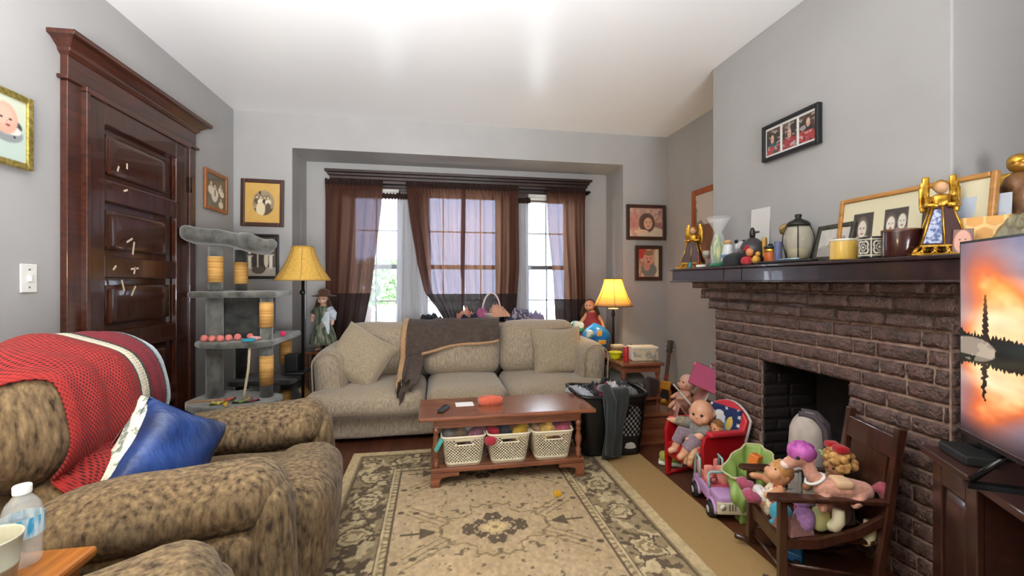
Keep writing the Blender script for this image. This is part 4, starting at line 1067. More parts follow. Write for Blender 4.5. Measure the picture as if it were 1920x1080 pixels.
hd = thing('hooded_sweatshirt', 'dark grey sweatshirt hanging over the front of laundry basket', 'clothes', (1.19, 2.70, 0))
def hood(a, e):
    z = .455-.02*e; wv = .012*math.sin(a*8+e*2)
    w0 = .085-.025*e+.01*math.sin(e*7)
    if e < .12: y = .12-e*1.1; z = .44+.03*math.sin(e/.12*PI/2)
    else: z = .47-(e-.12)*.50; y = -.012-.02*math.sin(min(1, (e-.12)*6)*PI/2)+wv*.8
    return (-.01+(a-.5)*2*w0-.04*e*e, y-.004, max(z, .03))
obj('body', MB().sheet(hood, 20, 30), HOOD, hd, solid=.012)
obj('sleeve', MB().tube([(-.075, .09, .45), (-.07, -.01, .475), (-.055, -.052, .40), (-.06, -.055, .22), (-.075, -.05, .05)], [.03, .033, .032, .03, .026], 12), HOOD, hd)

# ------------------------------------------------------------------ end table and what stands on it
ET = (1.565, 3.40)
et = thing('end_table', 'dark reddish wooden end table with lower box, right of the sofa', 'table', (ET[0], ET[1], 0))
b = MB(); b.b2((-.175, -.35, .535), (.175, .35, .56)); obj('tabletop', b, CTW, et, bevel=.008)
obj('apron', MB().b2((-.155, -.32, .485), (.155, .32, .535)), CTW, et)
for x in (-.14, .14):
    for y in (-.30, .30): obj('leg', MB().lathe([(.017,0), (.02,.02), (.014,.05), (.018,.28), (.012,.30), (.02,.33), (.013,.36), (.02,.40), (.014,.44), (.02,.48), (.02,.49)], 12, (x, y, 0)), CTW, et)
obj('lower_shelf', MB().b2((-.16, -.33, .27), (.16, .33, .29)), CTW, et, bevel=.004)
bx = thing('wooden_chest', 'reddish wooden box with molded lid on floor in front of end table', 'box', (1.60, 2.96, 0))
obj('body', MB().b2((-.14, -.06, .02), (.14, .12, .20)), CTW, bx, bevel=.004); obj('lid', MB().b2((-.155, -.075, .20), (.155, .135, .225)), CTW, bx, bevel=.008); obj('plinth', MB().b2((-.15, -.07, 0), (.15, .13, .03)), CTW, bx, bevel=.006)
q = obj('folded_cushion', MB().soft((0,0,.08), (.21,.30,.16), .06, 12, (0,.01,.02), .012, 6), cloth('#6f6d64'), weld=True); tag(q, 'olive grey folded cushion stuffed on the end table lower shelf', 'cushion', loc=(1.555, 3.33, .29))
q = obj('leather_pouch', MB().soft((0,0,.07), (.09,.12,.14), .03, 10, (0,0,0), .014, 9), cloth('#3b231b')); tag(q, 'dark brown leather pouch at the right of the lower shelf', 'bag', loc=(1.68, 3.14, .29))
tl = thing('table_lamp', 'lit table lamp with cream bell shade and slim dark pole on end table', 'table lamp', (1.565, 3.62, .56))
obj('base', MB().lathe([(0,0), (.075,0), (.078,.01), (.05,.022), (.02,.03), (.012,.05)], 24, cap=False), plain('#2a1712', .4), tl)
obj('pole', MB().lathe([(.012,.03), (.011,.30), (.017,.32), (.02,.335), (.015,.35), (.011,.36), (.010,.40)], 14), plain('#2a1712', .4), tl)
obj('collar', MB().lathe([(0,.375), (.045,.375), (.045,.383), (0,.386)], 20), plain('#d8d0c0', .4), tl)
SHLIT, nt, p = nodes('cream_lamp_shade'); o_ = nt.nodes['Material Output']; p.inputs['Base Color'].default_value = (*S('#d9bd84'), 1); p.inputs['Roughness'].default_value = .9
l_ = nt.nodes.new('ShaderNodeBsdfTranslucent'); l_.inputs[0].default_value = (*S('#f0cf88'), 1); x_ = nt.nodes.new('ShaderNodeMixShader'); x_.inputs[0].default_value = .55
lk(nt, p.outputs[0], x_.inputs[1]); lk(nt, l_.outputs[0], x_.inputs[2]); lk(nt, x_.outputs[0], o_.inputs[0])
shade(tl, .168, .075, .405, .645, SHLIT, 6, mat('lamp_trim', '#6b4a24', .7))
bu = obj('bulb', MB().ball((0,0,.50), (.028,.028,.04), 12, 9).cyl((0,0,.40), (0,0,.47), .014), mat('lit_bulb', '#fff1d0', .4, emis='#ffdca0', es=14), tl)
pl = bpy.data.lights.new('table_lamp_bulb', 'POINT'); pl.energy = 7; pl.color = (1, .76, .42); pl.shadow_soft_size = .035
po = bpy.data.objects.new('table_lamp_bulb', pl); C.objects.link(po); po.location = (1.565, 3.62, 1.125)
tb_ = thing('tissue_box', 'cream patterned tissue box on the end table', 'box', (1.63, 3.20, .56), -.05)
obj('body', MB().b2((-.105, -.06, 0), (.105, .06, .098)), mat('cream_print_card', '#c9b89a', .7, '#8f8a7c', 18, lo=.5, hi=.62), tb_, bevel=.004); obj('lid', MB().b2((-.107, -.062, .092), (.107, .062, .108)), plain('#ded2ba', .7), tb_, bevel=.004)
obj('side_label', MB().b2((-.1075, -.055, .01), (-.1045, .055, .09)), WHITE, tb_)
cn = thing('red_can', 'tall red can beside the tissue box on the end table', 'can', (1.478, 3.17, .56)); obj('body', MB().lathe([(0,0), (.019,0), (.021,.004), (.021,.106), (.019,.11), (0,.11)], 20), mat('red_can_print', '#a51c22', .35, '#c03030', 10), cn); obj('lid', MB().lathe([(.0185,.108), (.0195,.113), (.012,.114), (0,.112)], 20, cap=False), plain('#b9b4ac', .3, .8), cn)
bw = thing('yellow_bowl', 'bright yellow plastic bowl on end table next to the sofa arm', 'bowl', (1.432, 3.27, .56)); obj('bowl', MB().lathe([(0,0), (.032,0), (.036,.006), (.046,.028), (.052,.05), (.056,.052), (.055,.056), (.049,.053), (.042,.03), (.03,.010), (0,.008)], 26), plain('#cdc81e', .35), bw)
q = obj('wooden_box', MB().b2((-.045,-.035,0), (.045,.035,.085)), plain('#8a6a4c', .6), bevel=.003); tag(q, 'small tan wooden box behind the red can on end table', 'box', loc=(1.50, 3.38, .56))
obj('lid', MB().b2((-.047,-.037,.078), (.047,.037,.095)), plain('#cbb898', .6), q)
q = obj('figurine', MB().lathe([(.012,0), (.016,.01), (.01,.03), (.014,.05), (.006,.06), (.011,.075), (0,.09)], 12), plain('#4a3426', .5)); tag(q, 'small dark figurine behind the tissue box on end table', 'figurine', loc=(1.655, 3.45, .56))
q = obj('headphones', MB().tube([(.03*math.cos(t), 0, .045+.03*math.sin(t)) for t in [PI*k/10 for k in range(11)]], .006, 8).cyl((-.03,-.012,.03), (-.03,.012,.03), .018).cyl((.03,-.012,.03), (.03,.012,.03), .018), plain('#5a5550', .5)); tag(q, 'small grey headset standing behind the tissue box', 'headphones', loc=(1.585, 3.42, .56), rz=.3)
# side stand behind the lamp and the bags on it
sd = thing('corner_stand', 'dark wooden stand in the window bay corner behind the lamp', 'stand', (1.55, 4.03, 0))
obj('top', MB().b2((-.17, -.15, .52), (.17, .15, .545)), CTW, sd, bevel=.004)
for x in (-.14, .14):
    for y in (-.12, .12): obj('leg', MB().b2((x-.015, y-.015, 0), (x+.015, y+.015, .52)), CTW, sd)
bg_ = thing('plastic_bag', 'crumpled blue plastic bag with orange patches in front of red doll', 'bag', (1.475, 3.80, .545))
def bagf(q, u):
    q = Vector(q); q.x *= 1-.35*max(0, u[2])**2; q.y *= 1-.3*max(0, u[2])**2; return q
obj('body', MB().soft((0,0,.12), (.21,.16,.24), .06, 14, (.02,.02,.01), .022, 8, None, bagf), mat('blue_bag_film', '#1470bd', .3, '#2f96dd', 8, bmp=.4, bs=26, coat=.3), bg_)
for (x, z, w_, h_) in ((-.005, .165, .05, .05), (.02, .085, .075, .04)):
    obj('printed_patch', MB().soft((x, -.098, z), (w_, .008, h_), .003, 5), plain('#d8a23a', .4), bg_)
q = obj('diaper_pack', MB().soft((0,0,.05), (.12,.09,.11), .03, 10, (0,0,0), .014, 10), mat('green_white_film', '#cfd9cf', .4, '#3f9a70', 16, lo=.48, hi=.56)); tag(q, 'green and white plastic pack wedged behind sofa corner', 'package', loc=(1.335, 3.93, .70))
q = obj('diaper_pack', MB().soft((0,0,.03), (.06,.05,.07), .02, 8, (0,0,0), .010, 14), mat('green_white_film_small', '#d4dbc9', .4, '#6f9a70', 22, lo=.48, hi=.58)); tag(q, 'small crumpled green and white wrapper on top of the right sofa arm', 'package', loc=(1.345, 3.62, .69))

# ------------------------------------------------------------------ toy guitar in the corner
gu = thing('toy_guitar', 'small toy guitar with orange body leaning in the right corner', 'toy guitar', (2.10, 3.72, 0))
gu.rotation_euler = Euler((-.16, .12, -.45), 'XYZ')
def gprof(r1, r2, n=20):
    o = []
    for k in range(n):
        a = 2*PI*k/n; r = r1*(1+.18*math.cos(2*a)+.08*math.cos(a+PI)); o.append((r*math.sin(a)*.8, r*math.cos(a)))
    return o
obj('body', MB().prism([(x, z+.11) for x, z in gprof(.10, .1)], .04, TR((0,.02,0), (PI/2,0,0))), mat('orange_guitar', '#c9822a', .35, '#b5601f', 7), gu, bevel=.006)
obj('pickguard', MB().prism([(x*.62, z*.62+.11) for x, z in gprof(.10, .1)], .004, TR((0,-.0205,0), (PI/2,0,0))), plain('#2a2724', .4), gu)
obj('sound_disc', MB().cyl((0,-.024,.06), (0,-.029,.06), .03), plain('#d89a3a', .4), gu)
obj('upper_pad', MB().b2((-.045,-.03,.17), (.045,.012,.25)), plain('#d8992c', .4), gu, bevel=.008)
obj('neck', MB().b2((-.017,-.018,.18), (.017,.008,.52)), plain('#4a3020', .45), gu, bevel=.004); obj('fret_band', MB().b2((-.018,-.02,.27), (.018,.009,.31)), plain('#8a2a24', .5), gu)
obj('headstock', MB().soft((0,-.005,.575), (.055,.022,.12), .02, 8), plain('#3a2a20', .4), gu)
for sg in (-1, 1):
    for z in (.55, .59): obj('tuning_peg', MB().cyl((sg*.025,-.005,z), (sg*.043,-.005,z), .006, seg=8), plain('#c9c4b8', .3, .7), gu)

# ------------------------------------------------------------------ tv stand, tv, things behind
TVD = math.radians(31)      # how far the screen is turned from the side wall
DESK = wood('espresso_wood', '#2a1713', '#40241d', .32, 1, 5, .25)
def tvloc(px, py): return (px, py)
ts = thing('tv_stand', 'dark espresso TV stand with panel door and open shelf at right', 'tv stand', (1.585, 1.165, 0)); ts.rotation_euler = (0, 0, -TVD+PI)
# local +y runs from the far corner toward the camera, local +x ... front faces local +x
b = MB(); b.b2((-.42, -.01, .615), (.0, 1.30, .64)); obj('top', b, DESK, ts, bevel=.004)
b = MB(); b.b2((-.40, .03, 0), (-.03, .05, .615)); b.b2((-.40, 1.24, 0), (-.03, 1.26, .615)); b.b2((-.40, .03, 0), (-.39, 1.26, .615)); b.b2((-.40, .05, .04), (-.03, 1.24, .06)); b.b2((-.40, .235, .06), (-.03, .255, .615)); b.b2((-.40, 1.03, .06), (-.03, 1.05, .615)); b.b2((-.40, .255, .30), (-.04, 1.03, .318)); b.b2((-.06, .03, 0), (-.03, 1.26, .05))
obj('carcass', b, DESK, ts)
for y0, y1 in ((.035, .255), (1.03, 1.255)):
    b = MB(); b.b2((-.03, y0, .05), (-.012, y0+.05, .61)); b.b2((-.03, y1-.05, .05), (-.012, y1, .61)); b.b2((-.03, y0+.05, .05), (-.012, y1-.05, .11)); b.b2((-.03, y0+.05, .55), (-.012, y1-.05, .61))
    d_ = obj('door', b, DESK, ts, bevel=.003); obj('panel', MB().soft((-.026, (y0+y1)/2, .33), (.018, y1-y0-.105, .43), .007, 4), DESK, d_)
tv = thing('television', 'flat television showing fiery sunset over a mountain lake, on dark stand', 'tv', (1.52, 1.01, .64)); tv.rotation_euler = (0, 0, -TVD+PI)
GBLK = plain('#0a0a0b', .25)
z0 = .098; zh = .558
obj('body', MB().b2((-.035, .0, z0), (0, .97, z0+zh)), GBLK, tv, bevel=.004)
b = MB(); b.b2((-.002, 0, z0), (.006, .97, z0+.016)); b.b2((-.002, 0, z0+zh-.006), (.006, .97, z0+zh)); b.b2((-.002, 0, z0), (.006, .006, z0+zh)); b.b2((-.002, .964, z0), (.006, .97, z0+zh)); obj('bezel', b, plain('#1b1b1e', .25), tv)
obj('chrome_edge', MB().b2((.006, 0, z0+.0135), (.008, .97, z0+.0165)), plain('#a9aaae', .25, .8), tv)
def p_screen(U, V):
    # a tree-lined lake under a burning evening sky, mirrored in the water
    hz = .44; vv = np.where(V > hz, (V-hz)/(1-hz), (hz-V)/hz*.92)
    wob = np.where(V < hz, .004*np.sin(V*150)+.01*fbm(U, V, 20, 3), 0); u = U+wob
    A = fill(U.shape, '#9a93a0'); A = mixc(A, fbm(u, vv, 4, 12), '#6f6d86'); A = mixc(A, np.clip(vv-.25, 0, 1)*np.clip((u-.2)*4, 0, 1), '#34558a'); A = mixc(A, (fbm(u, vv, 7, 15)-.35)*2.2*np.clip((u-.12)*3, 0, 1), '#c3bcc4')
    fl_ = np.exp(-((u-.135-.05*np.sin(vv*5))/(.09+.06*(1-vv)))**2)*np.clip(1.15-vv, 0, 1)
    fl_ = fl_*1.5*(.45+.9*fbm(u*2+.3, vv, 5, 18))
    A = mixc(A, np.clip(fl_*1.5, 0, 1), '#c9502c'); A = mixc(A, np.clip(fl_*1.7-.55, 0, 1), '#f08a4a'); A = mixc(A, np.clip(fl_*1.7-.95, 0, 1), '#f9d6a0')
    A = mixc(A, np.exp(-((vv-.30)/.10)**2)*np.clip(1-np.abs(u-.14)*4, 0, 1)*.7, '#f6e2c4')
    A = mixc(A, np.exp(-((u-.28)/.16)**2-((vv-.22)/.12)**2)*.8*fbm(u, vv, 9, 22), '#e8926a')
    A = mixc(A, (vv > .62)*np.clip((vv-.6)*2, 0, 1)*np.clip((.12-u)*8, 0, 1), '#5f5468')
    ridge = .10+.06*fbm(U, U*0, 24, 31)+.05*np.abs(np.sin(U*210))*fbm(U, U*0, 60, 33)*1.3+.10*np.clip((.05-U)*12, 0, 1)
    A = mixc(A, (vv < ridge)*1.0, '#1d1f1c'); A = mixc(A, (vv < ridge*.6)*fbm(U, V, 16, 5)*.5, '#3a3f32')
    tr = (np.abs(u-.112) < .017*np.clip(1.04-vv/.52, 0, 1)**.7*(.55+.6*np.abs(np.sin(vv*62+u*90)))+.0015)*(vv < .52); A = mixc(A, tr*1.0, '#2a241f')
    mt = np.clip((u-.30)*2.2, 0, .7)*(1-.25*np.abs(np.sin(u*17))); A = mixc(A, (vv < mt)*1.0, '#5d5a5e'); A = mixc(A, (vv < mt)*fbm(u, vv, 11, 8)*.9, '#2e3038')
    rk = ell(U, V, .055, hz+.005, .10, .062, .1); A = mixc(A, rk*(V > hz-.03), '#8f8378'); A = mixc(A, rk*(fbm(U, V, 18, 9) > .5)*.6, '#b5a898'); A = mixc(A, (np.abs(V-hz) < .010)*1.0*(U > .15), '#20201c')
    A = mixc(A, np.clip((.22-V)*4, 0, .8)*np.clip((U-.12)*5, 0, 1), '#3c3038'); A = mixc(A, np.clip((.10-V)*8, 0, .8), '#2a2024')
    return A
scr = picture('screen', .956, zh-.024, 460, 220, p_screen, painted('lit_tv_screen', .12, emis=.42), tv)
scr.location = (.0072, .485, z0+.017); scr.rotation_euler = (0, 0, PI/2)
for y in (.16, .80): obj('foot', MB().tube([(-.10, y, .012), (-.02, y, .10), (.05, y-.02, .012)], .009, 8).b2((-.11, y-.012, 0), (.07, y+.012, .014)), GBLK, tv, label='black metal foot')
tag(obj('black_speaker', MB().b2((-.05,-.045,0), (.05,.045,.28)), GBLK, bevel=.006), 'black upright speaker box behind the left edge of television', 'speaker', loc=(1.695, 1.055, .64), rz=-TVD)
tag(obj('soundbar', MB().b2((-.04,-.07,0), (.04,.07,.03)), plain('#1d1f1e', .5), bevel=.006), 'flat dark media box lying on the TV stand under the screen', 'media box', loc=(1.60, 1.05, .64), rz=-TVD)
# tall cabinet in the corner behind the television
tc_ = thing('pedestal', 'dark round pedestal behind the television carrying cloth and statuette', 'pedestal', (1.925, 1.07, 0))
obj('column', MB().lathe([(0,0), (.085,0), (.085,.03), (.05,.05), (.045,1.24), (.07,1.275), (0,1.275)], 24), DESK, tc_); obj('top', MB().lathe([(0,1.275), (.125,1.275), (.13,1.287), (.125,1.30), (0,1.30)], 30), DESK, tc_)
garment('draped_scarf', 'olive shimmering cloth bunched on the pedestal behind the television', 'cloth', '#6d654c', .20, .20, .11, (1.865, 1.035, 1.301), .3, 31, m=mat('olive_sheen_cloth', '#2d2b20', .35, '#8f8668', 9, st=(1,4,1), bmp=.4, bs=20))
fg = thing('angel_statuette', 'brown and gold statuette at the right photo edge above the television', 'statuette', (1.945, 1.135, 1.301))
obj('robe', MB().lathe([(.0,.0), (.05,0), (.048,.03), (.035,.09), (.03,.13), (.038,.17), (.045,.20), (.03,.235), (.012,.25)], 18), mat('bronze_resin', '#5a3522', .4, '#8a6238', 20, metal=.3, bmp=.4, bs=60), fg)
obj('head', MB().ball((0,0,.275), .027, 14, 10), plain('#a8782c', .35, .5), fg); obj('hair', MB().ball((.004,.0,.285), (.032,.032,.027), 14, 10, fn=lambda p: 1+.14*mnoise.noise(p*7)), BRASS, fg)
obj('wing', MB().soft((.02,.045,.19), (.02,.05,.13), .009, 8), BRASS, fg); obj('wing', MB().soft((.02,-.045,.19), (.02,.05,.13), .009, 8), BRASS, fg)

# ------------------------------------------------------------------ mantel top
MZ = 1.271
def angel(label, loc, rz, s_, beaded=True):
    t = thing('angel_figurine', label, 'angel figurine', loc, rz)
    t.scale = (s_,)*3
    # pierced gold foot, four-sided robe with gold seams, folded arms, wings
    b = MB(); b.b2((-.085,-.06,0), (.085,.06,.006)); b.b2((-.062,-.044,.028), (.062,.044,.034))
    for k in range(9):
        x = -.075+.15*k/8
        for y in (-.054, .054): b.tube([(x, y, .004), (x*.8+.012*(-1)**k, y*.85, .018), (x*.76, y*.78, .030)], .003, 6)
    for k in range(5):
        y = -.045+.09*k/4
        for x in (-.078, .078): b.tube([(x, y, .004), (x*.86, y*.9, .018), (x*.76, y*.76, .030)], .003, 6)
    obj('filigree_foot', b, BRASS, t)
    w0, d0, w1, d1, z0, z1 = .058, .040, .024, .018, .034, .165
    obj('robe', MB().add([(-w0,-d0,z0), (w0,-d0,z0), (w0,d0,z0), (-w0,d0,z0), (-w1,-d1,z1), (w1,-d1,z1), (w1,d1,z1), (-w1,d1,z1)], [(0,3,2,1), (4,5,6,7), (0,1,5,4), (1,2,6,5), (2,3,7,6), (3,0,4,7)]), plain('#3d1a17', .35), t)
    jw = mat('beaded_blue_glass', '#53608a', .25, '#aeb4c8', 75, lo=.45, hi=.55, metal=.3, bmp=.4, bs=90)
    if beaded: obj('beaded_panel', MB().add([(-w0*.9,-d0-.002,z0+.006), (-w0*.1,-d0-.002,z0+.006), (-w1*.1,-d1-.002,z1-.01), (-w1*.85,-d1-.002,z1-.01), (-w0*.9,-d0+.004,z0+.006), (-w0*.1,-d0+.004,z0+.006), (-w1*.1,-d1+.004,z1-.01), (-w1*.85,-d1+.004,z1-.01)], [(0,1,2,3), (4,7,6,5), (0,4,5,1), (1,5,6,2), (2,6,7,3), (3,7,4,0)]), jw, t, label='blue beaded front panel')
    b = MB()
    for sx, sy in ((-1,-1), (1,-1), (1,1), (-1,1)): b.tube([(sx*w0, sy*d0, z0), (sx*w1, sy*d1, z1)], .0035, 6)
    b.tube([(0,-d0-.002,z0), (0,-d1-.002,z1)], .003, 6); obj('robe_seam', b, BRASS, t)
    obj('torso', MB().soft((0,0,.185), (.05,.036,.05), .016, 8).tube([(-.028,0,.197), (-.038,-.012,.17), (-.012,-.028,.168)], [.011,.010,.008], 8).tube([(.028,0,.197), (.038,-.012,.17), (.012,-.028,.168)], [.011,.010,.008], 8), BRASS, t)
    obj('head', MB().ball((0,-.002,.232), (.019,.020,.022), 14, 10), plain('#c79a72', .5), t)
    obj('hair', MB().ball((0,.004,.238), (.022,.021,.021), 14, 10, fn=lambda p: 1+.15*mnoise.noise(p*6)), BRASS, t)
    for sx in (-1, 1):
        b = MB()
        for k in range(5):
            a = .5+.32*k; l = .075-.006*k
            b.soft((sx*(.020+l*.40*math.sin(a)), .020, .205+l*.5*math.cos(a)-.012*k*.5), (.020, .010, l), .006, 5, M=None)
        obj('wing', b, BRASS, t)
    return t
angel('gold winged angel figurine with dark red robe at the left mantel end', (1.752, 2.705, MZ), -.9, 1.12, False)
angel('larger gold angel figurine with blue beaded panel at the right mantel end', (1.735, 1.215, MZ), -.75, 1.02)
CLR, nt, p = nodes('clear_glass'); p.inputs['Roughness'].default_value = .05; p.inputs['Alpha'].default_value = .30; p.inputs['Base Color'].default_value = (.72, .68, .54, 1)
FILM, nt, p = nodes('clear_film'); p.inputs['Roughness'].default_value = .12; p.inputs['Alpha'].default_value = .28; p.inputs['Base Color'].default_value = (.85, .88, .9, 1)
def jar(name, label, cat, prof, m, loc, seg=22, extra=(), group=None):
    t = thing(name, label, cat, loc, group=group)
    obj('body', MB().lathe(prof, seg), m, t)
    for nm, pr, mm in extra: obj(nm, MB().lathe(pr, seg), mm, t)
    return t
def cylp(r, h): return [(0,0), (r*.95,0), (r,.004), (r,h-.003), (r*.96,h), (0,h)]
jar('glue_bottle', 'small teal bottle at the foot of the left mantel angel', 'bottle', cylp(.011, .035), plain('#1f7f92', .4), (1.665, 2.60, MZ), extra=(('cap', [(0,.035), (.008,.035), (.007,.042), (0,.043)], plain('#2a2f33', .4)),))
tag(obj('white_candle_holder', MB().lathe(cylp(.030, .016), 20), WHITE), 'low white tealight holder near the left mantel end', 'candle holder', loc=(1.675, 2.50, MZ))
tg = thing('goblet', 'small glass goblet between left angel and green gift bottle', 'goblet', (1.735, 2.535, MZ)); obj('glass', MB().lathe([(0,0), (.024,0), (.024,.003), (.004,.008), (.004,.055), (.016,.065), (.024,.085), (.022,.11), (.020,.11), (.021,.085), (.012,.068), (0,.062)], 20), CLR, tg); obj('wine', MB().lathe([(0,.066), (.013,.070), (.019,.085), (0,.086)], 16), plain('#5a6a78', .2), tg)
tag(obj('mauve_pot', MB().lathe([(0,0), (.026,0), (.032,.045), (.034,.048), (.03,.05), (.024,.045), (0,.044)], 20), plain('#8a7684', .5)), 'small mauve pot behind the white tealight holder', 'pot', loc=(1.725, 2.465, MZ))
tag(obj('red_taper', MB().lathe([(0,0), (.013,0), (.011,.02), (.008,.06), (.005,.09), (0,.1)], 12), plain('#7a2c24', .5)), 'short rust red cone candle beside glass goblet', 'candle', loc=(1.68, 2.535, MZ))
gb = jar('gift_bottle', 'green and yellow bottle wrapped in clear cellophane on left of mantel', 'bottle', [(0,0), (.034,0), (.036,.01), (.036,.12), (.028,.15), (.014,.175), (.013,.20), (0,.20)], mat('green_yellow_print', '#5c8a3a', .35, '#d3d66a', 14, st=(3,3,.6), lo=.45, hi=.55), (1.745, 2.425, MZ))
obj('cellophane', MB().lathe([(.045,.002), (.046,.13), (.030,.19), (.018,.215), (.05,.27), (.07,.31)], 22, cap=False, smooth=False), FILM, gb)
wb = jar('white_bottle', 'white shampoo-like bottle with tan cap beside the gift bottle', 'bottle', [(0,0), (.036,0), (.038,.01), (.036,.07), (.026,.11), (.022,.13), (0,.13)], mat('white_bottle_plastic', '#d7dade', .35, bmp=.05), (1.725, 2.31, MZ), extra=(('cap', [(0,.128), (.022,.128), (.021,.155), (0,.158)], plain('#c29a6c', .5)), ('printed_band', [(.0375,.05), (.0385,.054), (.0378,.066), (.0370,.07)], plain('#6d8bb0', .5))))
wt = thing('panda_figurine', 'small black and white plush bear behind the white bottle', 'figurine', (1.765, 2.255, MZ)); obj('body', MB().ball((0,0,.045), (.028,.026,.045), 12, 9).ball((-.02,-.018,.03), .014).ball((.02,-.018,.03), .014), cloth('#1e1f22'), wt); obj('head', MB().ball((0,-.004,.115), (.033,.030,.030), 14, 10), cloth('#d9dadd'), wt)
for sx in (-1, 1): obj('ear', MB().ball((sx*.026,0,.143), .012, 10, 7), cloth('#1e1f22'), wt); obj('eye', MB().ball((sx*.012,-.030,.118), .007, 8, 6), BLACK, wt)
pc = thing('ceramic_penguin', 'round dark ceramic bird figure with yellow wing in mid mantel', 'figurine', (1.735, 2.12, MZ), -.9)
obj('body', MB().lathe([(0,0), (.04,0), (.055,.02), (.066,.06), (.064,.095), (.05,.125), (.028,.145), (.014,.152), (0,.154)], 26), mat('slate_glaze', '#2d2a2c', .3, '#4a464a', 4), pc); obj('wing', MB().soft((.062,-.01,.095), (.02,.05,.11), .010, 8), plain('#c99a4a', .45), pc)
obj('head', MB().lathe([(0,.148), (.013,.15), (.016,.17), (.013,.19), (.008,.205), (0,.21)], 14).soft((.02,0,.182), (.03,.012,.012), .005, 5), plain('#231d1c', .3), pc)
tag(obj('green_leash', MB().tube([(-.08+.16*k/20, .012*math.sin(k*.9), .01+.006*math.sin(k*.7)) for k in range(21)], [.010]*21, 8), cloth('#2f7a5a')), 'rolled green fabric strip at the mantel edge below gift bottle', 'fabric', loc=(1.672, 2.34, MZ), rz=1.45)
tag(obj('blue_umbrella', MB().tube([(0,0,.012), (.05,.01,.02), (.13,.02,.045)], [.006,.014,.004], 10), cloth('#2f6f92')), 'slim folded teal umbrella lying across the mantel', 'umbrella', loc=(1.678, 2.30, MZ+.012), rz=-1.5)
q = obj('black_glove', MB().soft((0,0,.03), (.07,.15,.06), .025, 10, (0,0,.01), .012, 10), cloth('#26282a')); tag(q, 'dark rolled knit hat lying before the ceramic bird', 'hat', loc=(1.672, 2.185, MZ))
sn = thing('santa_figurine', 'little red and white dressed figurine before the ceramic bird', 'figurine', (1.665, 2.075, MZ)); obj('body', MB().soft((0,0,.022), (.05,.06,.044), .018, 8, wob=.005, wf=20), mat('red_white_cloth', '#b02f36', .8, '#d9b0a8', 30, lo=.5, hi=.6), sn); obj('head', MB().ball((0,-.02,.066), (.020,.020,.022), 12, 9), plain('#d08a5c', .6), sn); obj('hat', MB().lathe([(.02,.075), (.017,.09), (.007,.105), (0,.108)], 12), cloth('#a82730'), sn)
tag(obj('yellow_duck', MB().ball((0,0,.025), (.022,.018,.025), 12, 9).ball((0,-.012,.055), .013, 10, 8), plain('#cf9a3c', .5)), 'small mustard yellow duck figure right of the little red figurine', 'figurine', loc=(1.68, 2.025, MZ))
jc = jar('spice_jar', 'orange-red jar candle with dark lid right of ceramic bird', 'jar', cylp(.030, .075), mat('amber_wax', '#a5451c', .3, '#d07a34', 9), (1.705, 1.955, MZ), extra=(('lid', [(0,.078), (.031,.078), (.031,.09), (.012,.094), (.010,.104), (0,.105)], plain('#1d2226', .35)), ('gold_band', [(.0305,.06), (.032,.062), (.032,.074), (.0305,.076)], BRASS)))
tag(obj('white_pillar', MB().lathe(cylp(.016, .08), 16), plain('#cfc6cd', .5)), 'slim pale cylinder left of the orange jar candle', 'candle', loc=(1.745, 1.995, MZ))
tag(obj('blue_tumbler', MB().lathe(cylp(.018, .11), 16), plain('#5f6488', .35)), 'slim blue-grey tumbler in front of the glass lantern', 'tumbler', loc=(1.705, 1.905, MZ))
mk = thing('pinecone_figure', 'small brown knobbly bird head figure on a stem beside the lantern', 'figurine', (1.772, 1.925, MZ)); obj('stem', MB().lathe([(0,0), (.02,0), (.02,.006), (.006,.012), (.006,.15), (0,.15)], 12), plain('#2a211a', .5), mk); obj('head', MB().ball((0,0,.175), .032, 14, 10, fn=lambda p: 1+.2*mnoise.noise(p*5)), mat('mottled_brown', '#3a2a18', .6, '#a88a52', 40), mk)
ln = thing('glass_lantern', 'big bulbous glass lantern jar with dark metal lid on the mantel', 'lantern', (1.765, 1.845, MZ))
obj('glass', MB().lathe([(.0,.012), (.040,.012), (.046,.03), (.058,.08), (.064,.12), (.060,.155), (.045,.18), (.038,.185), (.036,.183), (.042,.177), (.056,.152), (.060,.12), (.054,.08), (.042,.032), (0,.018)], 30), CLR, ln)
obj('candle', MB().lathe([(0,.02), (.036,.022), (.046,.07), (0,.072)], 22), plain('#c9b98f', .5), ln)
obj('base', MB().lathe([(0,0), (.044,0), (.046,.008), (.04,.013), (0,.014)], 26), plain('#25241f', .4, .5), ln)
obj('lid', MB().lathe([(.048,.18), (.052,.186), (.05,.195), (.040,.205), (.018,.216), (.012,.222), (.016,.232), (.014,.24), (0,.242)], 26), plain('#2a2a25', .4, .5), ln)
b = MB()
for k in range(4):
    a = PI/4+PI/2*k; b.tube([(.046*math.cos(a), .046*math.sin(a), .006), (.066*math.cos(a), .066*math.sin(a), .10), (.066*math.cos(a), .066*math.sin(a), .13), (.048*math.cos(a), .048*math.sin(a), .185)], .0025, 6)
obj('cage', b, plain('#25241f', .4, .5), ln)
tag(obj('dark_tray', MB().soft((0,0,.006), (.05,.34,.012), .005, 6), plain('#17181a', .3)), 'flat black glossy tray along the mantel edge in front of lantern', 'tray', loc=(1.672, 1.83, MZ))
tag(obj('silver_pen', MB().cyl((0,-.05,.005), (0,.05,.005), .005, seg=10), plain('#8fa6b0', .3, .5)), 'small shiny pen lying on the black tray', 'pen', loc=(1.672, 1.80, MZ+.012), rz=.2)
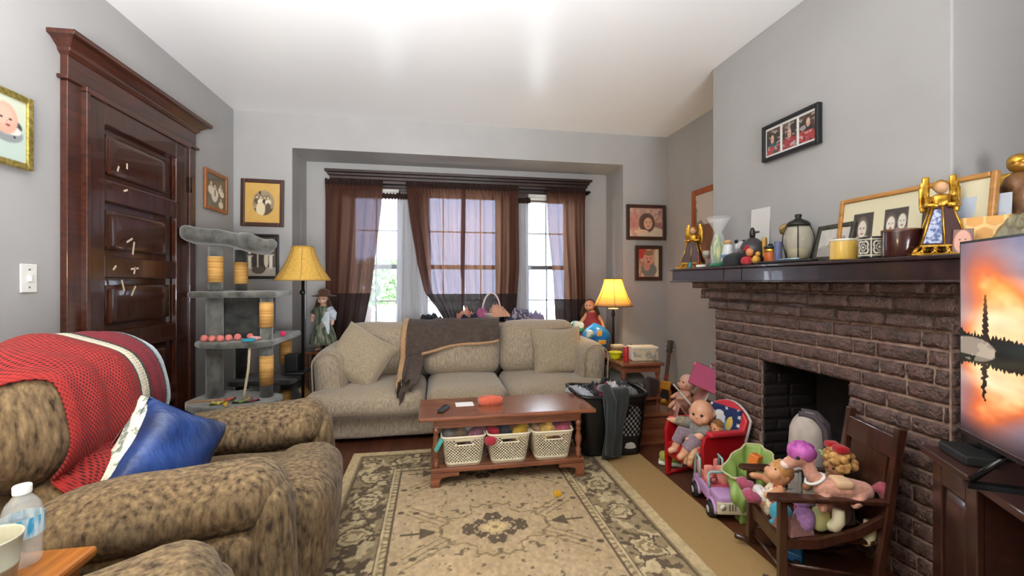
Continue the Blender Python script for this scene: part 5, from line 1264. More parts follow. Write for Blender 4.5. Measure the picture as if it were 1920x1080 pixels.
def p_hills(U, V):
    A = fill(U.shape, '#d9d5cf'); A = mixc(A, fbm(U, V, 3, 2)*.5, '#c2bdb8')
    A = mixc(A, (V < .32+.34*np.exp(-((U-.52)/.17)**2))*1.0, '#9a948f'); A = mixc(A, (V < .30+.42*np.exp(-((U-.80)/.13)**2))*1.0, '#8d8783'); A = mixc(A, (V < .22+.2*np.exp(-((U-.2)/.2)**2))*.8, '#aba59f')
    return mixc(A, fbm(U, V, 9, 8)*.35, '#7d7873')
frame('picture_frame', 'grey-framed misty mountain photo leaning on the mantel beside lantern', .215, .175, .022, .016, mat('pewter_frame', '#3d3b33', .4, '#55524a', 30, metal=.3), p_hills, (1.795, 1.695, MZ+.002), -LW-.12, tilt=-.22)
def p_pair(U, V):
    A = fill(U.shape, '#d8cfae'); A = mixc(A, fbm(U, V, 3, 6)*.25, '#c9be9a')
    for x0, x1, who in ((.10, .26, 0), (.35, .52, 1), (.62, .78, 2)):
        r = rect(U, V, x0, .18, x1, .76); u = (U-x0)/(x1-x0); v = (V-.18)/.58
        B = fill(U.shape, '#4d4640'); B = mixc(B, fbm(U, V, 20, 5)*.5, '#2f2a27')
        if who != 1: B = person_patch(B, u, v, .48, .50, .52, '#d6ccbc', '#6a5d52', '#cbc2b2')
        else: B = person_patch(B, u, v, .30, .55, .44, '#ddd4c4', '#5b5048', '#cfc6b6'); B = person_patch(B, u, v, .78, .60, .42, '#d9d0c0', '#4a4039', '#8b8378')
        A = np.where(r[..., None] > 0, B, A)
    return A
frame('picture_frame', 'large light oak frame with cream mat and sepia children portraits, leaning on mantel', .56, .275, .019, .02, wood('light_oak_frame', '#9a6428', '#c08a48', .4, 0, 8, .1), p_pair, (1.805, 1.392, MZ+.002), -LW, tilt=-.12, nx=150, ny=70)
def tin(label, r, h, loc, m, extra=()):
    return jar('candle_tin', label, 'candle', [(0,0), (r*.97,0), (r,.004), (r,h-.006), (r*.985,h), (r*.93,h), (r*.92,h-.012), (0,h-.014)], m, loc, 28, extra)
YEL = mat('yellow_wax_glass', '#d2ad54', .25, coat=.5)
tin('mustard yellow glass candle with pale rim on the mantel', .051, .083, (1.69, 1.535, MZ), YEL, (('rim', [(.0505,.076), (.0525,.078), (.0525,.084), (.0505,.086)], plain('#cfc9b6', .3)),))
tag(obj('ivory_votive', MB().lathe(cylp(.022, .06), 18), plain('#b8ab8a', .5)), 'small ivory votive candle between yellow and patterned candles', 'candle', loc=(1.76, 1.475, MZ))
def p_med(U, V):
    A = fill(U.shape, '#15171a'); u = (U*6) % 1
    r = np.sqrt(((u-.5)/.42)**2+((V-.5)/.36)**2); an = np.arctan2(V-.5, u-.5)
    A = mixc(A, (np.abs(r-.86+.12*np.cos(an*4)) < .10)*1.0, '#c9c3b0'); A = mixc(A, (np.abs(r-.45+.08*np.cos(an*8)) < .08)*1.0, '#b9b39f'); A = mixc(A, (r < .18)*1.0, '#d9d4c4')
    A = mixc(A, ((np.abs(u-.02) < .03) | (np.abs(V-.10) < .03) | (np.abs(V-.90) < .03))*1.0, '#b5ae98')
    return A
bt_ = thing('candle_tin', 'black candle tin with pale medallion pattern on the mantel', 'candle', (1.695, 1.415, MZ))
picture('printed_side', 1, .078, 168, 34, p_med, painted('medallion_print', .35, coat=.4), bt_, fn3=lambda x, z: np.stack([.050*np.sin((x+.5)*2*PI), -.050*np.cos((x+.5)*2*PI), z+.003], 1))
obj('body', MB().lathe([(0,0), (.046,0), (.0495,.003), (.0495,.081), (.047,.083), (.045,.072), (0,.07)], 28), plain('#15171a', .35), bt_)
tin('dark brown glass candle tumbler next to the right mantel angel', .058, .098, (1.70, 1.318, MZ), mat('brown_glass_wax', '#3a1a16', .2, coat=.5), (('rim', [(.0575,.094), (.059,.096), (.0585,.101), (.057,.101)], plain('#6b4a30', .3)),))
# cards and small photo leaning at the right end, card on the left
card = lambda label, w_, h_, col, loc, tilt, rz, nm='greeting_card': tag(obj(nm, MB().b2((-w_/2, -.0015, 0), (w_/2, .0015, h_)), plain(col, .6)), label, 'card', loc=loc, rot=(tilt, 0, rz))
card('grey-white card standing against the chimney wall above ceramic bird', .13, .33, '#cfccc8', (1.828, 2.185, MZ), -.05, -LW+.1, 'blank_card')
card('pale blue card standing behind the right mantel angel', .16, .20, '#a9b0bb', (1.80, 1.16, MZ), -.1, -LW+.25)
def p_hex(U, V):
    A = fill(U.shape, '#d39a52'); x = U*3.2; y = V*2.4/.866; j = np.floor(y); fx = (x+.5*(j % 2)) % 1-.5; fy = (y % 1)-.5
    d = np.maximum(np.abs(fx)*1.0+.0, np.abs(fx)*.5+np.abs(fy)*.866); A = mixc(A, (d > .43)*1.0, '#e5bd7e'); return A
hx = picture('honeycomb_card', .15, .125, 60, 50, p_hex, painted('honeycomb_print', .6)); tag(hx, 'orange honeycomb pattern card at the right mantel end', 'card', loc=(1.765, 1.138, MZ), rot=(-.12, 0, -LW+.35)); sm_ = hx.modifiers.new('solidify', 'SOLIDIFY'); sm_.thickness = .003
def p_face(U, V):
    A = fill(U.shape, '#6a3f33'); A = mixc(A, ell(U, V, .5, .5, .42, .46), '#c9907a')
    for x in (.36, .64): A = mixc(A, ell(U, V, x, .58, .05, .03, .5), '#3f2620')
    return mixc(A, ell(U, V, .5, .30, .14, .04, .5), '#8f4a44')
pf = picture('baby_photo', .05, .085, 30, 40, p_face, PHOTO); tag(pf, 'small cut-out baby photo leaning beside the right mantel angel', 'photo', loc=(1.72, 1.145, MZ), rot=(-.15, 0, -LW+.3)); sm_ = pf.modifiers.new('solidify', 'SOLIDIFY'); sm_.thickness = .002

# ------------------------------------------------------------------ clothes and basket on the sofa back and window ledge
lg = thing('window_ledge', 'low dark chest standing in the window bay behind the sofa', 'chest', (.45, 4.235, 0)); obj('body', MB().b2((-.62,-.085,0), (.62,.085,.77)), CTW, lg); obj('top', MB().b2((-.64,-.10,.77), (.64,.09,.79)), CTW, lg, bevel=.004)
wk = thing('wicker_basket', 'white handled basket among the clothes behind the sofa', 'basket', (.555, 4.225, .79)); obj('bowl', MB().lathe([(0,0), (.07,0), (.095,.08), (.10,.085), (.09,.08), (.066,.008), (0,.008)], 24), plain('#d8d2cc', .7), wk)
obj('handle', MB().tube([(.09*math.cos(t), 0, .08+.20*math.sin(t)) for t in [PI*k/14 for k in range(15)]], .009, 8), plain('#d8c9c6', .7), wk, label='arched white handle')
g_ = 'clothes heaped behind the sofa'
garment('garment', 'salmon coloured garment at the left of the heap behind sofa', 'clothes', '#c98a76', .20, .11, .14, (.31, 4.23, .79), .1, 41, g_)
garment('garment', 'bright pink garment beside the white basket handle', 'clothes', '#b9648e', .13, .10, .15, (.46, 4.21, .79), .5, 42, g_)
garment('garment', 'peach garment spilling over the white handled basket', 'clothes', '#d29c80', .20, .14, .12, (.62, 4.20, .84), .2, 43, g_)
garment('garment', 'grey-blue patterned garment at the right of the heap', 'clothes', '#5e5a70', .26, .13, .13, (.82, 4.22, .79), .1, 44, g_, mat('patterned_grey_blue', '#43425a', .9, '#9a8f9e', 30, lo=.48, hi=.55, bmp=.3, bs=200))
garment('garment', 'lavender garment at the far right end of the heap', 'clothes', '#8d86a6', .16, .11, .09, (1.0, 4.22, .79), .1, 45, g_)
garment('garment', 'navy garment tucked below the pink and salmon ones', 'clothes', '#2a2f46', .24, .10, .10, (.38, 4.19, .79), .1, 46, g_)
garment('garment', 'charcoal garment on the ledge left of the throw', 'clothes', '#2c2c31', .22, .12, .08, (-.03, 4.23, .79), .1, 47, g_)

# ------------------------------------------------------------------ dolls: one continuous body grown from tapering limbs
SKIN = mat('vinyl_doll_skin', '#cf9878', .42, '#d8a487', 6, sss=.1)
SKIN2 = mat('peach_doll_skin', '#d29a72', .45, '#c98e66', 6)
def dbody(root, parts, m=SKIN, vox=.005, name='body', it=5):
    b = MB()
    for q in parts:
        if q[0] == 'b': b.ball(q[1], q[2], 14, 10)
        else: b.tube(q[1], q[2], 10); [b.ball(p_, r_, 10, 7) for p_, r_ in ((q[1][0], q[2][0]), (q[1][-1], q[2][-1]))]
    return obj(name, b, m, root, remesh=vox, smoothit=it)
def hand(o, d, s_, sd):
    # palm with a thumb and four unequal fingers; o wrist, d direction, sd sideways
    o, d, sd = Vector(o), Vector(d).normalized(), Vector(sd).normalized(); q = [('b', o+d*s_*.5, (s_*.55,)*3)]
    for k, l in enumerate((.85, 1.0, .95, .7)): q.append(('t', [o+d*s_*.6+sd*s_*(.38-.25*k), o+d*s_*(.9+l*.45)+sd*s_*(.46-.30*k)], [s_*.17, s_*.13]))
    q.append(('t', [o+d*s_*.3+sd*s_*.4, o+d*s_*.75+sd*s_*.9], [s_*.18, s_*.15])); return q
def face(root, c, r, d, up=(0,0,1), eye='#2c2320', lip='#b0615a', es=.13):
    c, d = Vector(c), Vector(d).normalized(); sd = d.cross(Vector(up)).normalized(); u = sd.cross(d)
    for s_ in (-1, 1):
        p_ = (d+sd*.38*s_+u*.06).normalized()
        obj('eye', MB().ball(c+p_*r*.95, r*es, 10, 7), plain(eye, .15), root)
    p_ = (d-u*.42).normalized(); obj('mouth', MB().ball(c+p_*r*.96, (r*.15, r*.15, r*.07), 10, 6), plain(lip, .4), root)
def headparts(c, r, d, up=(0,0,1)):
    # skull, cheeks, nose, chin, ears
    c, d = Vector(c), Vector(d).normalized(); sd = d.cross(Vector(up)).normalized(); u = sd.cross(d)
    q = [('b', c, (r, r, r*1.03)), ('b', c+d*r*.52-u*r*.42, (r*.55,)*3), ('b', c+d*r*1.0-u*r*.12, (r*.13,)*3)]
    for s_ in (-1, 1): q += [('b', c+(d*.62+sd*.46*s_-u*.32)*r, (r*.38,)*3), ('b', c+sd*r*.98*s_-u*r*.05, (r*.16, r*.16, r*.24))]
    return q

# red toddler chair
RED = plain('#a8151b', .35); REDP = plain('#c4303a', .35)
rch = thing('toddler_chair', 'red plastic toddler chair with blue decorated back beside the fireplace', 'chair', (1.575, 2.32, 0), PI+.20)
# local +x is the front
b = MB().soft((.0, 0, .195), (.30, .27, .05), .02, 8); obj('seat', b, RED, rch)
b = MB(); b.soft((.145, 0, .165), (.025, .28, .09), .01, 6); obj('front_apron', b, RED, rch)
for sg in (-1, 1):
    pl_ = [(.155,0), (.125,0), (.115,.10), (.08,.13), (-.06,.13), (-.10,.09), (-.115,0), (-.15,0), (-.155,.22), (-.14,.30), (.10,.335), (.15,.325), (.165,.28)]
    obj('side_panel', MB().prism([(x, z) for x, z in pl_], .022, TR((0, sg*.145+.011, 0), (PI/2, 0, 0))), RED, rch, bevel=.006)
    obj('armrest', MB().soft((.02, sg*.15, .325), (.26, .05, .03), .013, 8, M=TR((0,0,0), (0, -.08, 0))), REDP, rch)
    obj('rocker', MB().tube([(-.20, sg*.145, .035), (-.1, sg*.145, .014), (.05, sg*.145, .012), (.15, sg*.145, .016)], .012, 8), RED, rch)
MBK = TR((-.135, 0, .20), (0, -.32, 0))
arch = [(-.15, 0), (.15, 0), (.155, .18)]+[(.155-.31*k/10, .18+.085*math.sin(PI*k/10)**.8) for k in range(1, 10)]+[(-.155, .18)]
obj('back_panel', MB().prism([(x, z) for x, z in arch], .03, MBK @ TR((0,0,0), (PI/2, 0, PI/2))), REDP, rch, bevel=.010)
obj('back_rim', MB().prism([(x*1.04, z*1.03-.002) for x, z in arch], .016, MBK @ TR((-.012,0,0), (PI/2, 0, PI/2))), plain('#c9c4bd', .5), rch, bevel=.005, label='pale rear shell of the backrest')
def p_stars(U, V):
    A = fill(U.shape, '#1d2e5c'); rs_ = np.random.RandomState(4)
    for k in range(16):
        x, y, r = rs_.rand(), rs_.rand(), .025+.02*rs_.rand(); th = np.arctan2((V-y), (U-x)); d = np.sqrt((U-x)**2+(V-y)**2)
        A = mixc(A, (d < r*(1+.45*np.cos(5*th)))*1.0, '#e9e6dc')
    A = mixc(A, ell(U, V, .42, .42, .17, .30), '#dfe3e6'); A = mixc(A, ell(U, V, .60, .30, .13, .22), '#4f9ab0'); A = mixc(A, ell(U, V, .70, .52, .10, .20), '#d8b85a'); A = mixc(A, ell(U, V, .35, .72, .14, .12), '#e9e6dc'); A = mixc(A, ell(U, V, .22, .45, .09, .14), '#23252c')
    return A
dc = picture('decorated_panel', .235, .195, 70, 60, p_stars, painted('printed_plastic', .3, coat=.3), rch)
dc.matrix_local = MBK @ TR((.0315, 0, .03), (0, 0, PI/2))

# big baby doll sitting in it
bd = thing('baby_doll', 'big bald vinyl baby doll in grey top sitting in red chair', 'doll', (1.515, 2.31, .222), PI+.1)
hc = (.0, .05, .205); fd = (.55, -.62, -.12)
fd = (.80, .45, -.1)
P_ = headparts(hc, .068, fd)+[('t', [(0,.04,.14), (0,.035,.15)], [.03,.03]), ('t', [(-.03,.02,.03), (-.01,.03,.075), (0,.04,.125)], [.058,.056,.042]),
  ('t', [(-.005,-.01,.125), (.03,-.06,.115), (.075,-.115,.115)], [.026,.024,.019]), ('t', [(.0,.085,.12), (.05,.10,.085), (.085,.07,.07)], [.026,.023,.018]),
  ('t', [(0,-.015,.035), (.07,-.045,.06), (.10,-.055,-.03)], [.040,.034,.024]), ('t', [(0,.06,.03), (.08,.075,.055), (.125,.055,-.02)], [.040,.034,.024]),
  ('t', [(.10,-.055,-.035), (.128,-.062,-.045)], [.022,.018]), ('t', [(.125,.055,-.025), (.152,.055,-.035)], [.022,.018])]
P_ += hand((.08,-.12,.115), (.6,-.7,.1), .022, (.6,.6,0))+hand((.09,.066,.068), (.7,-.5,-.2), .022, (.5,.7,0))
dbody(bd, P_, SKIN, .0045); face(bd, hc, .068, fd)
GREYJ = cloth('#8d8a85')
obj('top', MB().tube([(-.035,.02,.01), (-.012,.03,.07), (0,.04,.125), (0,.04,.142)], [.066,.066,.052,.034], 18).tube([(-.005,-.012,.125), (.03,-.06,.118), (.062,-.10,.117)], [.032,.031,.027], 14).tube([(.0,.088,.12), (.045,.102,.09)], [.032,.030], 14), GREYJ, bd, remesh=.005, smoothit=4)
obj('trousers', MB().tube([(-.01,.02,.02), (.02,.02,.03)], [.06,.055], 14).tube([(0,-.015,.035), (.07,-.045,.062), (.092,-.052,.005)], [.047,.041,.034], 14).tube([(0,.06,.03), (.08,.075,.057), (.112,.063,.005)], [.047,.041,.034], 14), cloth('#94808a'), bd, remesh=.005, smoothit=4)
obj('sleeve_print', MB().tube([(.025,-.052,.118), (.055,-.09,.117)], [.0335,.029], 14), mat('ribbed_beige', '#a3957c', .9, '#6e6455', 90, st=(6,1,1), lo=.45, hi=.55), bd)
# small doll beside it
sd_ = thing('small_doll', 'small brown-haired doll leaning beside the big baby doll in chair', 'doll', (1.575, 2.205, .222), PI)
hc2 = (0, 0, .135); fd2 = (.9, .3, -.15)
dbody(sd_, headparts(hc2, .036, fd2)+[('t', [(0,0,.02), (0,0,.06), (0,0,.10)], [.026,.027,.018]), ('t', [(0,-.02,.085), (.03,-.035,.06), (.05,-.01,.05)], [.012,.011,.009]), ('t', [(0,.02,.085), (.03,.035,.06), (.05,.015,.05)], [.012,.011,.009]), ('t', [(0,-.012,.02), (.06,-.02,.02), (.09,-.02,.012)], [.016,.014,.011]), ('t', [(0,.012,.02), (.06,.02,.02), (.09,.02,.012)], [.016,.014,.011])], SKIN2, .004)
face(sd_, hc2, .036, fd2); obj('hair', MB().ball((-.006,0,.145), (.036,.037,.034), 14, 10, fn=lambda p: 1+.07*mnoise.noise(p*8)), cloth('#8a5f34'), sd_)
obj('dress', MB().lathe([(.036,.015), (.034,.05), (.026,.085), (.018,.10)], 16, cap=False), cloth('#6d3a3a'), sd_)
garment('doll_clothes', 'red and white doll garment lying in front on the red chair', 'clothes', '#b8453f', .14, .09, .05, (1.495, 2.235, .222), .4, 61, m=mat('red_white_print', '#b3323a', .9, '#e0cfc6', 24, lo=.48, hi=.54, bmp=.3, bs=200))
cl_ = thing('soft_doll', 'tan floppy cloth doll with flowered legs hanging over red chair front', 'doll', (1.455, 2.215, .20), PI); dbody(cl_, [('b', (0,0,.055), (.026,.024,.024)), ('t', [(-.01,0,.045), (.02,0,.03)], [.02,.022]), ('t', [(.02,-.015,.03), (.05,-.02,-.01), (.055,-.02,-.045)], [.018,.017,.014]), ('t', [(.02,.015,.03), (.05,.025,-.005), (.06,.028,-.035)], [.018,.017,.014])], mat('flowered_tan', '#c9a27a', .9, '#b46a4a', 60, lo=.5, hi=.6), .005)
q = thing('toy_shoe', 'yellow-green toy shoe on the floor left of red chair', 'shoe', (1.50, 2.56, 0), 2.6)
obj('upper', MB().soft((0,0,.05), (.14,.065,.06), .026, 10, wob=.004), cloth('#b6b651'), q); obj('sole', MB().soft((0,0,.012), (.15,.07,.024), .01, 8), plain('#dadbc4', .5), q)

# toy jeep
LIL = plain('#b48cba', .35); AQUA = plain('#8fb9b4', .4)
jp = thing('toy_jeep', 'lilac toy jeep with pink seats and aqua roll bars on floor', 'toy car', (1.462, 2.045, 0), -1.80)
jp.scale = (1.15,)*3
# local +x is the nose
b = MB(); b.soft((-.035, 0, .078), (.19, .125, .055), .012, 8); b.soft((.105, 0, .088), (.10, .118, .06), .014, 8); obj('body', b, LIL, jp)
obj('tub', MB().b2((-.12, -.05, .09), (.045, .05, .108)), plain('#c2566a', .5), jp)
obj('grille', MB().soft((.150, 0, .068), (.018, .122, .052), .006, 6), plain('#c9bfa0', .4), jp)
for y in (-.04, .04): obj('headlight', MB().cyl((.156, y, .075), (.162, y, .075), .012), plain('#e3e0d2', .2), jp)
for y in (-.012, 0, .012): obj('grille_slot', MB().b2((.157, y-.003, .06), (.1605, y+.003, .088)), plain('#7a7264', .4), jp)
for x in (-.085, .095):
    for y in (-.062, .062):
        w_ = obj('wheel', MB().lathe([(0,-.016), (.030,-.016), (.035,-.010), (.035,.010), (.030,.016), (0,.016)], 20, M=TR((x, y, .036), (PI/2, 0, 0))), plain('#161617', .6), jp)
        obj('hub', MB().cyl((x, y-.018, .036), (x, y+.018, .036), .015), plain('#b7b3b8', .4), w_)
        obj('fender', MB().tube([(x+.043*math.cos(t), y*.97, .036+.043*math.sin(t)) for t in [PI*k/8 for k in range(9)]], .008, 6), LIL, jp)
for x in (-.085, .0):
    for y in (-.028, .028): obj('toy_seat', MB().soft((x, y, .118), (.04, .042, .03), .01, 6).soft((x-.022, y, .145), (.018, .042, .065), .008, 6), plain('#e08f80', .5), jp)
for x in (-.115, ): obj('roll_bar', MB().tube([(x,-.055,.10), (x,-.055,.185), (x,-.04,.2), (x,.04,.2), (x,.055,.185), (x,.055,.10)], .007, 8).tube([(x,-.05,.195), (x+.05,-.052,.19), (x+.058,-.054,.10)], .006, 8).tube([(x,.05,.195), (x+.05,.052,.19), (x+.058,.054,.10)], .006, 8), AQUA, jp)
obj('windshield_frame', MB().tube([(.055,-.056,.11), (.042,-.054,.165), (.04,-.044,.172), (.04,.044,.172), (.042,.054,.165), (.055,.056,.11)], .006, 8), AQUA, jp)
obj('steering_wheel', MB().tube([(.035+.004*math.sin(2*PI*k/14), -.028+.014*math.cos(2*PI*k/14), .135+.014*math.sin(2*PI*k/14)) for k in range(14)], .003, 6, True), plain('#7a2a3a', .4), jp)

# green coat bag with orange block
GRN = mat('light_green_nylon', '#7f9a4a', .5, '#9bb463', 7, bmp=.4, bs=24)
gb = thing('fabric_bag', 'light green fabric bag standing open between red chair and rocker', 'bag', (1.535, 1.895, 0), .3)
def bagw(off):
    def fn(a, e):
        an = a*2*PI; fd_ = .20*(1-.55*e)
        r = (.038+.036*math.sin(min(1, e*1.5)*PI/2)+.022*e**3)*(1+fd_*math.sin(an*4+e*5)+.09*math.sin(an*9+2-e*3))+off
        tip = max(0, math.cos(an-2.5))**3*e**3          # the mouth is pulled out to a point on one side
        z = .285*e+.05*math.cos(an-.5)*e**2-.035*tip
        return ((r+.028*tip)*math.cos(an)*1.15+.045*e**2-.02+.012*math.sin(e*9), (r+.028*tip)*math.sin(an)*.85+.010*math.sin(e*7+1), z)
    return fn
obj('body', MB().sheet(bagw(0), 44, 22), GRN, gb, solid=.005)
obj('rim_binding', MB().tube([bagw(.002)(k/36, 1) for k in range(36)], .006, 6, True), plain('#b9b584', .7), gb)
obj('flap', MB().sheet(lambda a, e: (.06+.15*a, -.0-.05*e+.02*math.sin(a*5), .25-.20*e+.03*math.sin(a*6+e*4)), 14, 14), GRN, gb, solid=.005)
tag(obj('toy_block', MB().b2((-.03,-.022,0), (.03,.022,.05)), plain('#d8762a', .45), bevel=.004), 'orange toy block sitting in the mouth of the green bag', 'toy', loc=(1.56, 1.895, .275), rot=(.2,.15,.5))
obj('inner_fold', MB().soft((.015, 0, .235), (.10,.08,.07), .03, 8, wob=.006), GRN, gb)

# child's rocking chair
RW = wood('dark_rocker_wood', '#2a1610', '#4d2b1e', .28, 2, 6, .35)
rk = thing('rocking_chair', "dark wooden child's rocking chair heaped with dolls before the fireplace", 'rocking chair', (1.515, 1.515, 0), math.radians(163))
for sg in (-1, 1):
    y = sg*.138
    obj('rocker', MB().tube([(-.27, y, .062), (-.18, y, .030), (-.05, y, .014), (.08, y, .016), (.20, y, .036), (.245, y, .050)], .013, 8), RW, rk)
    obj('leg', MB().b2((.165, y-.014, .025), (.195, y+.014, .352)), RW, rk, bevel=.004)
    obj('leg', MB().b2((-.014, -.014, 0), (.014, .014, .62), TR((-.145, y, .024), (0, -.14, 0))), RW, rk, bevel=.004)
    obj('armrest', MB().prism([(.225,-.016), (.235,0), (.225,.026), (.16,.034), (.0,.024), (-.20,.018), (-.20,-.014), (.0,-.018), (.15,-.022)], .016, TR((0, y-.004*sg, .352))), RW, rk, bevel=.004)
    pts = [(-.185,.285), (-.08,.22), (.05,.175), (.17,.165), (.17,.205), (.05,.213), (-.08,.258), (-.185,.325)]
    obj('side_brace', MB().prism(pts, .018, TR((0, y+.009, 0), (PI/2, 0, 0))), RW, rk, bevel=.003)
    obj('stretcher', MB().cyl((.16, y*.9, .10), (-.14, y*.9, .07), .007), RW, rk)
obj('stretcher', MB().cyl((.175, -.14, .075), (.175, .14, .075), .008), RW, rk)
obj('seat', MB().b2((-.17, -.128, .192), (.185, .128, .210)), RW, rk, bevel=.005); obj('front_rail', MB().b2((.165, -.13, .145), (.183, .13, .195)), RW, rk, bevel=.003)
obj('top_rail', MB().b2((-.012, -.13, .50), (.012, .13, .585), TR((-.145, 0, .024), (0, -.14, 0))), RW, rk, bevel=.004)
obj('back_panel', MB().b2((-.006, -.102, .20), (.006, .102, .51), TR((-.145, 0, .024), (0, -.14, 0))), RW, rk, bevel=.003)
RKM = Matrix.Translation((1.515, 1.515, 0)) @ Matrix.Rotation(math.radians(163), 4, 'Z')
def onrk(x, y, z): return tuple(RKM @ Vector((x, y, z)))
# doll with pink boots lying across the front
d1 = thing('rag_doll', 'peach faced doll in flowered dress and pink boots lying on rocker', 'doll', onrk(.07, -.055, .235), math.radians(163))
hh = (.03, .0, .135); f1 = (.75, .25, .55)
dbody(d1, headparts(hh, .048, f1)+[('t', [(.05,-.0,.02), (.04,0,.06), (.035,0,.09)], [.038,.036,.022]), ('t', [(.04,-.03,.075), (.075,-.055,.095), (.115,-.05,.10)], [.018,.016,.014]), ('t', [(.04,.03,.075), (.09,.05,.06), (.11,.02,.05)], [.018,.016,.013]), ('t', [(.06,-.02,.02), (.13,-.035,.045)], [.022,.018]), ('t', [(.06,.02,.02), (.13,.02,.03)], [.022,.018])]+hand((.115,-.05,.10), (.9,-.2,.1), .014, (0,1,0)), SKIN2, .004)
face(d1, hh, .048, f1, es=.1); obj('hair', MB().ball((.022,0,.147), (.046,.05,.045), 14, 10, fn=lambda p: 1+.1*mnoise.noise(p*6)), cloth('#c98f52'), d1)
obj('dress', MB().tube([(.035,0,.085), (.045,0,.05), (.065,0,.015), (.10,0,.015)], [.03,.044,.055,.058], 18), mat('red_flower_print', '#a33440', .85, '#d9cfae', 34, lo=.42, hi=.5, bmp=.2), d1)
obj('apron', MB().soft((.105,0,.045), (.05,.085,.05), .02, 8, wob=.004), mat('white_print_apron', '#d8d4cc', .85, '#8f93a0', 44, lo=.55, hi=.62), d1)
for y, z in ((-.042,.055), (.022,.035)): obj('boot', MB().tube([(.12,y,z), (.155,y,z+.004), (.17,y,z+.03)], [.022,.025,.02], 12), cloth('#b0526c'), d1)
# pink pony
PINK = cloth('#d69c86', .85)
pn = thing('toy_pony', 'pink toy pony with magenta mane slumped over the rocker arm', 'toy', onrk(.0, .075, .38), math.radians(163))
dbody(pn, [('t', [(-.13,.02,.0), (-.06,.025,.01), (.01,.02,.005)], [.036,.042,.036]), ('t', [(.01,.015,.01), (.045,.0,.05), (.055,-.012,.095)], [.030,.026,.026]), ('b', (.075,-.02,.105), (.040,.036,.036)), ('t', [(.085,-.02,.095), (.12,-.022,.075)], [.028,.022]), ('t', [(.0,.035,-.005), (.03,.055,-.03), (.035,.06,-.055)], [.018,.016,.016]), ('t', [(-.11,.045,-.005), (-.085,.065,-.025), (-.07,.07,-.03)], [.02,.017,.016]), ('t', [(.05,-.03,.135), (.045,-.035,.155)], [.012,.004]), ('t', [(-.13,-.005,-.0), (-.11,-.03,-.03)], [.019,.016])], PINK, .005, 'body', 5)
obj('mane', MB().ball((.066,-.022,.125), (.052,.045,.040), 16, 12, fn=lambda p: 1+.10*math.sin(p[0]*14+p[1]*9)).tube([(.05,-.05,.125), (.05,-.062,.09), (.06,-.06,.06)], [.022,.02,.008], 10), mat('magenta_yarn', '#9c3f8c', .7, '#c868b4', 40, st=(1,1,.2), bmp=.6, bs=80, bst=(1,1,.2)), pn)
obj('tail', MB().tube([(-.165,.02,.01), (-.19,.02,.02), (-.205,.03,-.01), (-.20,.045,-.03)], [.012,.026,.022,.006], 10), cloth('#a3505a'), pn)
obj('collar', MB().tube([(.034+.030*math.cos(a), .006+.030*math.sin(a), .032-.018*math.cos(a)) for a in [2*PI*k/18 for k in range(18)]], .006, 6, True), WHITE, pn); obj('muzzle', MB().ball((.128,-.023,.070), (.019,.021,.018), 10, 8), plain('#e6c9bd', .6), pn)
obj('eye', MB().ball((.098,.012,.112), .007, 8, 6), BLACK, pn); obj('saddle', MB().soft((-.045,.03,.035), (.06,.075,.03), .012, 8), plain('#d9b48e', .6), pn)
# curly doll with red bow behind
cdl = thing('curly_doll', 'curly blond doll with red bow at the back of rocker seat', 'doll', onrk(-.105, -.02, .215), math.radians(163))
hd_ = (.0, .0, .225); dbody(cdl, headparts(hd_, .044, (.8, .3, -.4))+[('t', [(0,0,.03), (0,0,.10), (0,0,.165)], [.044,.045,.028]), ('t', [(0,-.04,.15), (.06,-.06,.12), (.10,-.04,.10)], [.019,.017,.014]), ('t', [(0,.04,.15), (.05,.065,.12), (.10,.05,.12)], [.019,.017,.014])], SKIN2, .005)
face(cdl, hd_, .044, (.8, .3, -.4))
b = MB(); rs = random.Random(9)
for k in range(46):
    th, ph = rs.random()*2*PI, math.acos(1-1.35*rs.random()); b.ball((-.008+.048*math.sin(ph)*math.cos(th), .055*math.sin(ph)*math.sin(th), .232+.046*math.cos(ph)), .014+.006*rs.random(), 8, 6)
obj('curls', b, mat('blond_curls', '#8a5c2c', .8, '#d0a25e', 50, bmp=.5, bs=140), cdl); obj('bow', MB().soft((.0,-.03,.285), (.05,.05,.03), .012, 8).soft((.0,.025,.288), (.05,.05,.03), .012, 8).ball((0,0,.288), .014), cloth('#b01c26'), cdl)
obj('dress', MB().lathe([(.06,.0), (.056,.06), (.046,.12), (.032,.165)], 18, cap=False), cloth('#7a5a4a'), cdl)
# zebra plush and leafy toy
zb = thing('plush_zebra', 'white plush zebra with black stripes at left of rocker seat', 'plush toy', onrk(-.045, -.115, .218), math.radians(150)); ZB = mat('zebra_plush', '#d8d5ce', .9, '#232326', 20, st=(1,3,.4), lo=.56, hi=.60, bmp=.4, bs=160)
dbody(zb, [('t', [(0,0,.03), (0,0,.09), (.01,0,.13)], [.04,.04,.03]), ('b', (.015,0,.175), (.04,.036,.038)), ('t', [(.03,0,.165), (.075,0,.145)], [.027,.022]), ('t', [(0,-.025,.205), (-.005,-.03,.235)], [.011,.006]), ('t', [(0,.025,.205), (-.005,.03,.235)], [.011,.006]), ('t', [(.01,-.03,.03), (.06,-.04,.02)], [.018,.017]), ('t', [(.01,.03,.03), (.06,.03,.02)], [.018,.017])], ZB, .005)
for y in (-.026, .026): obj('eye', MB().ball((.045,y,.185), .007, 8, 6), BLACK, zb)
lf = thing('leafy_toy', 'pale green leafy soft toy sticking up behind the plush zebra', 'toy', onrk(-.135, -.105, .22), 2.0); obj('stalk', MB().tube([(0,0,0), (.0,.0,.12), (.01,0,.20)], [.02,.022,.018], 10), cloth('#93a76a'), lf)
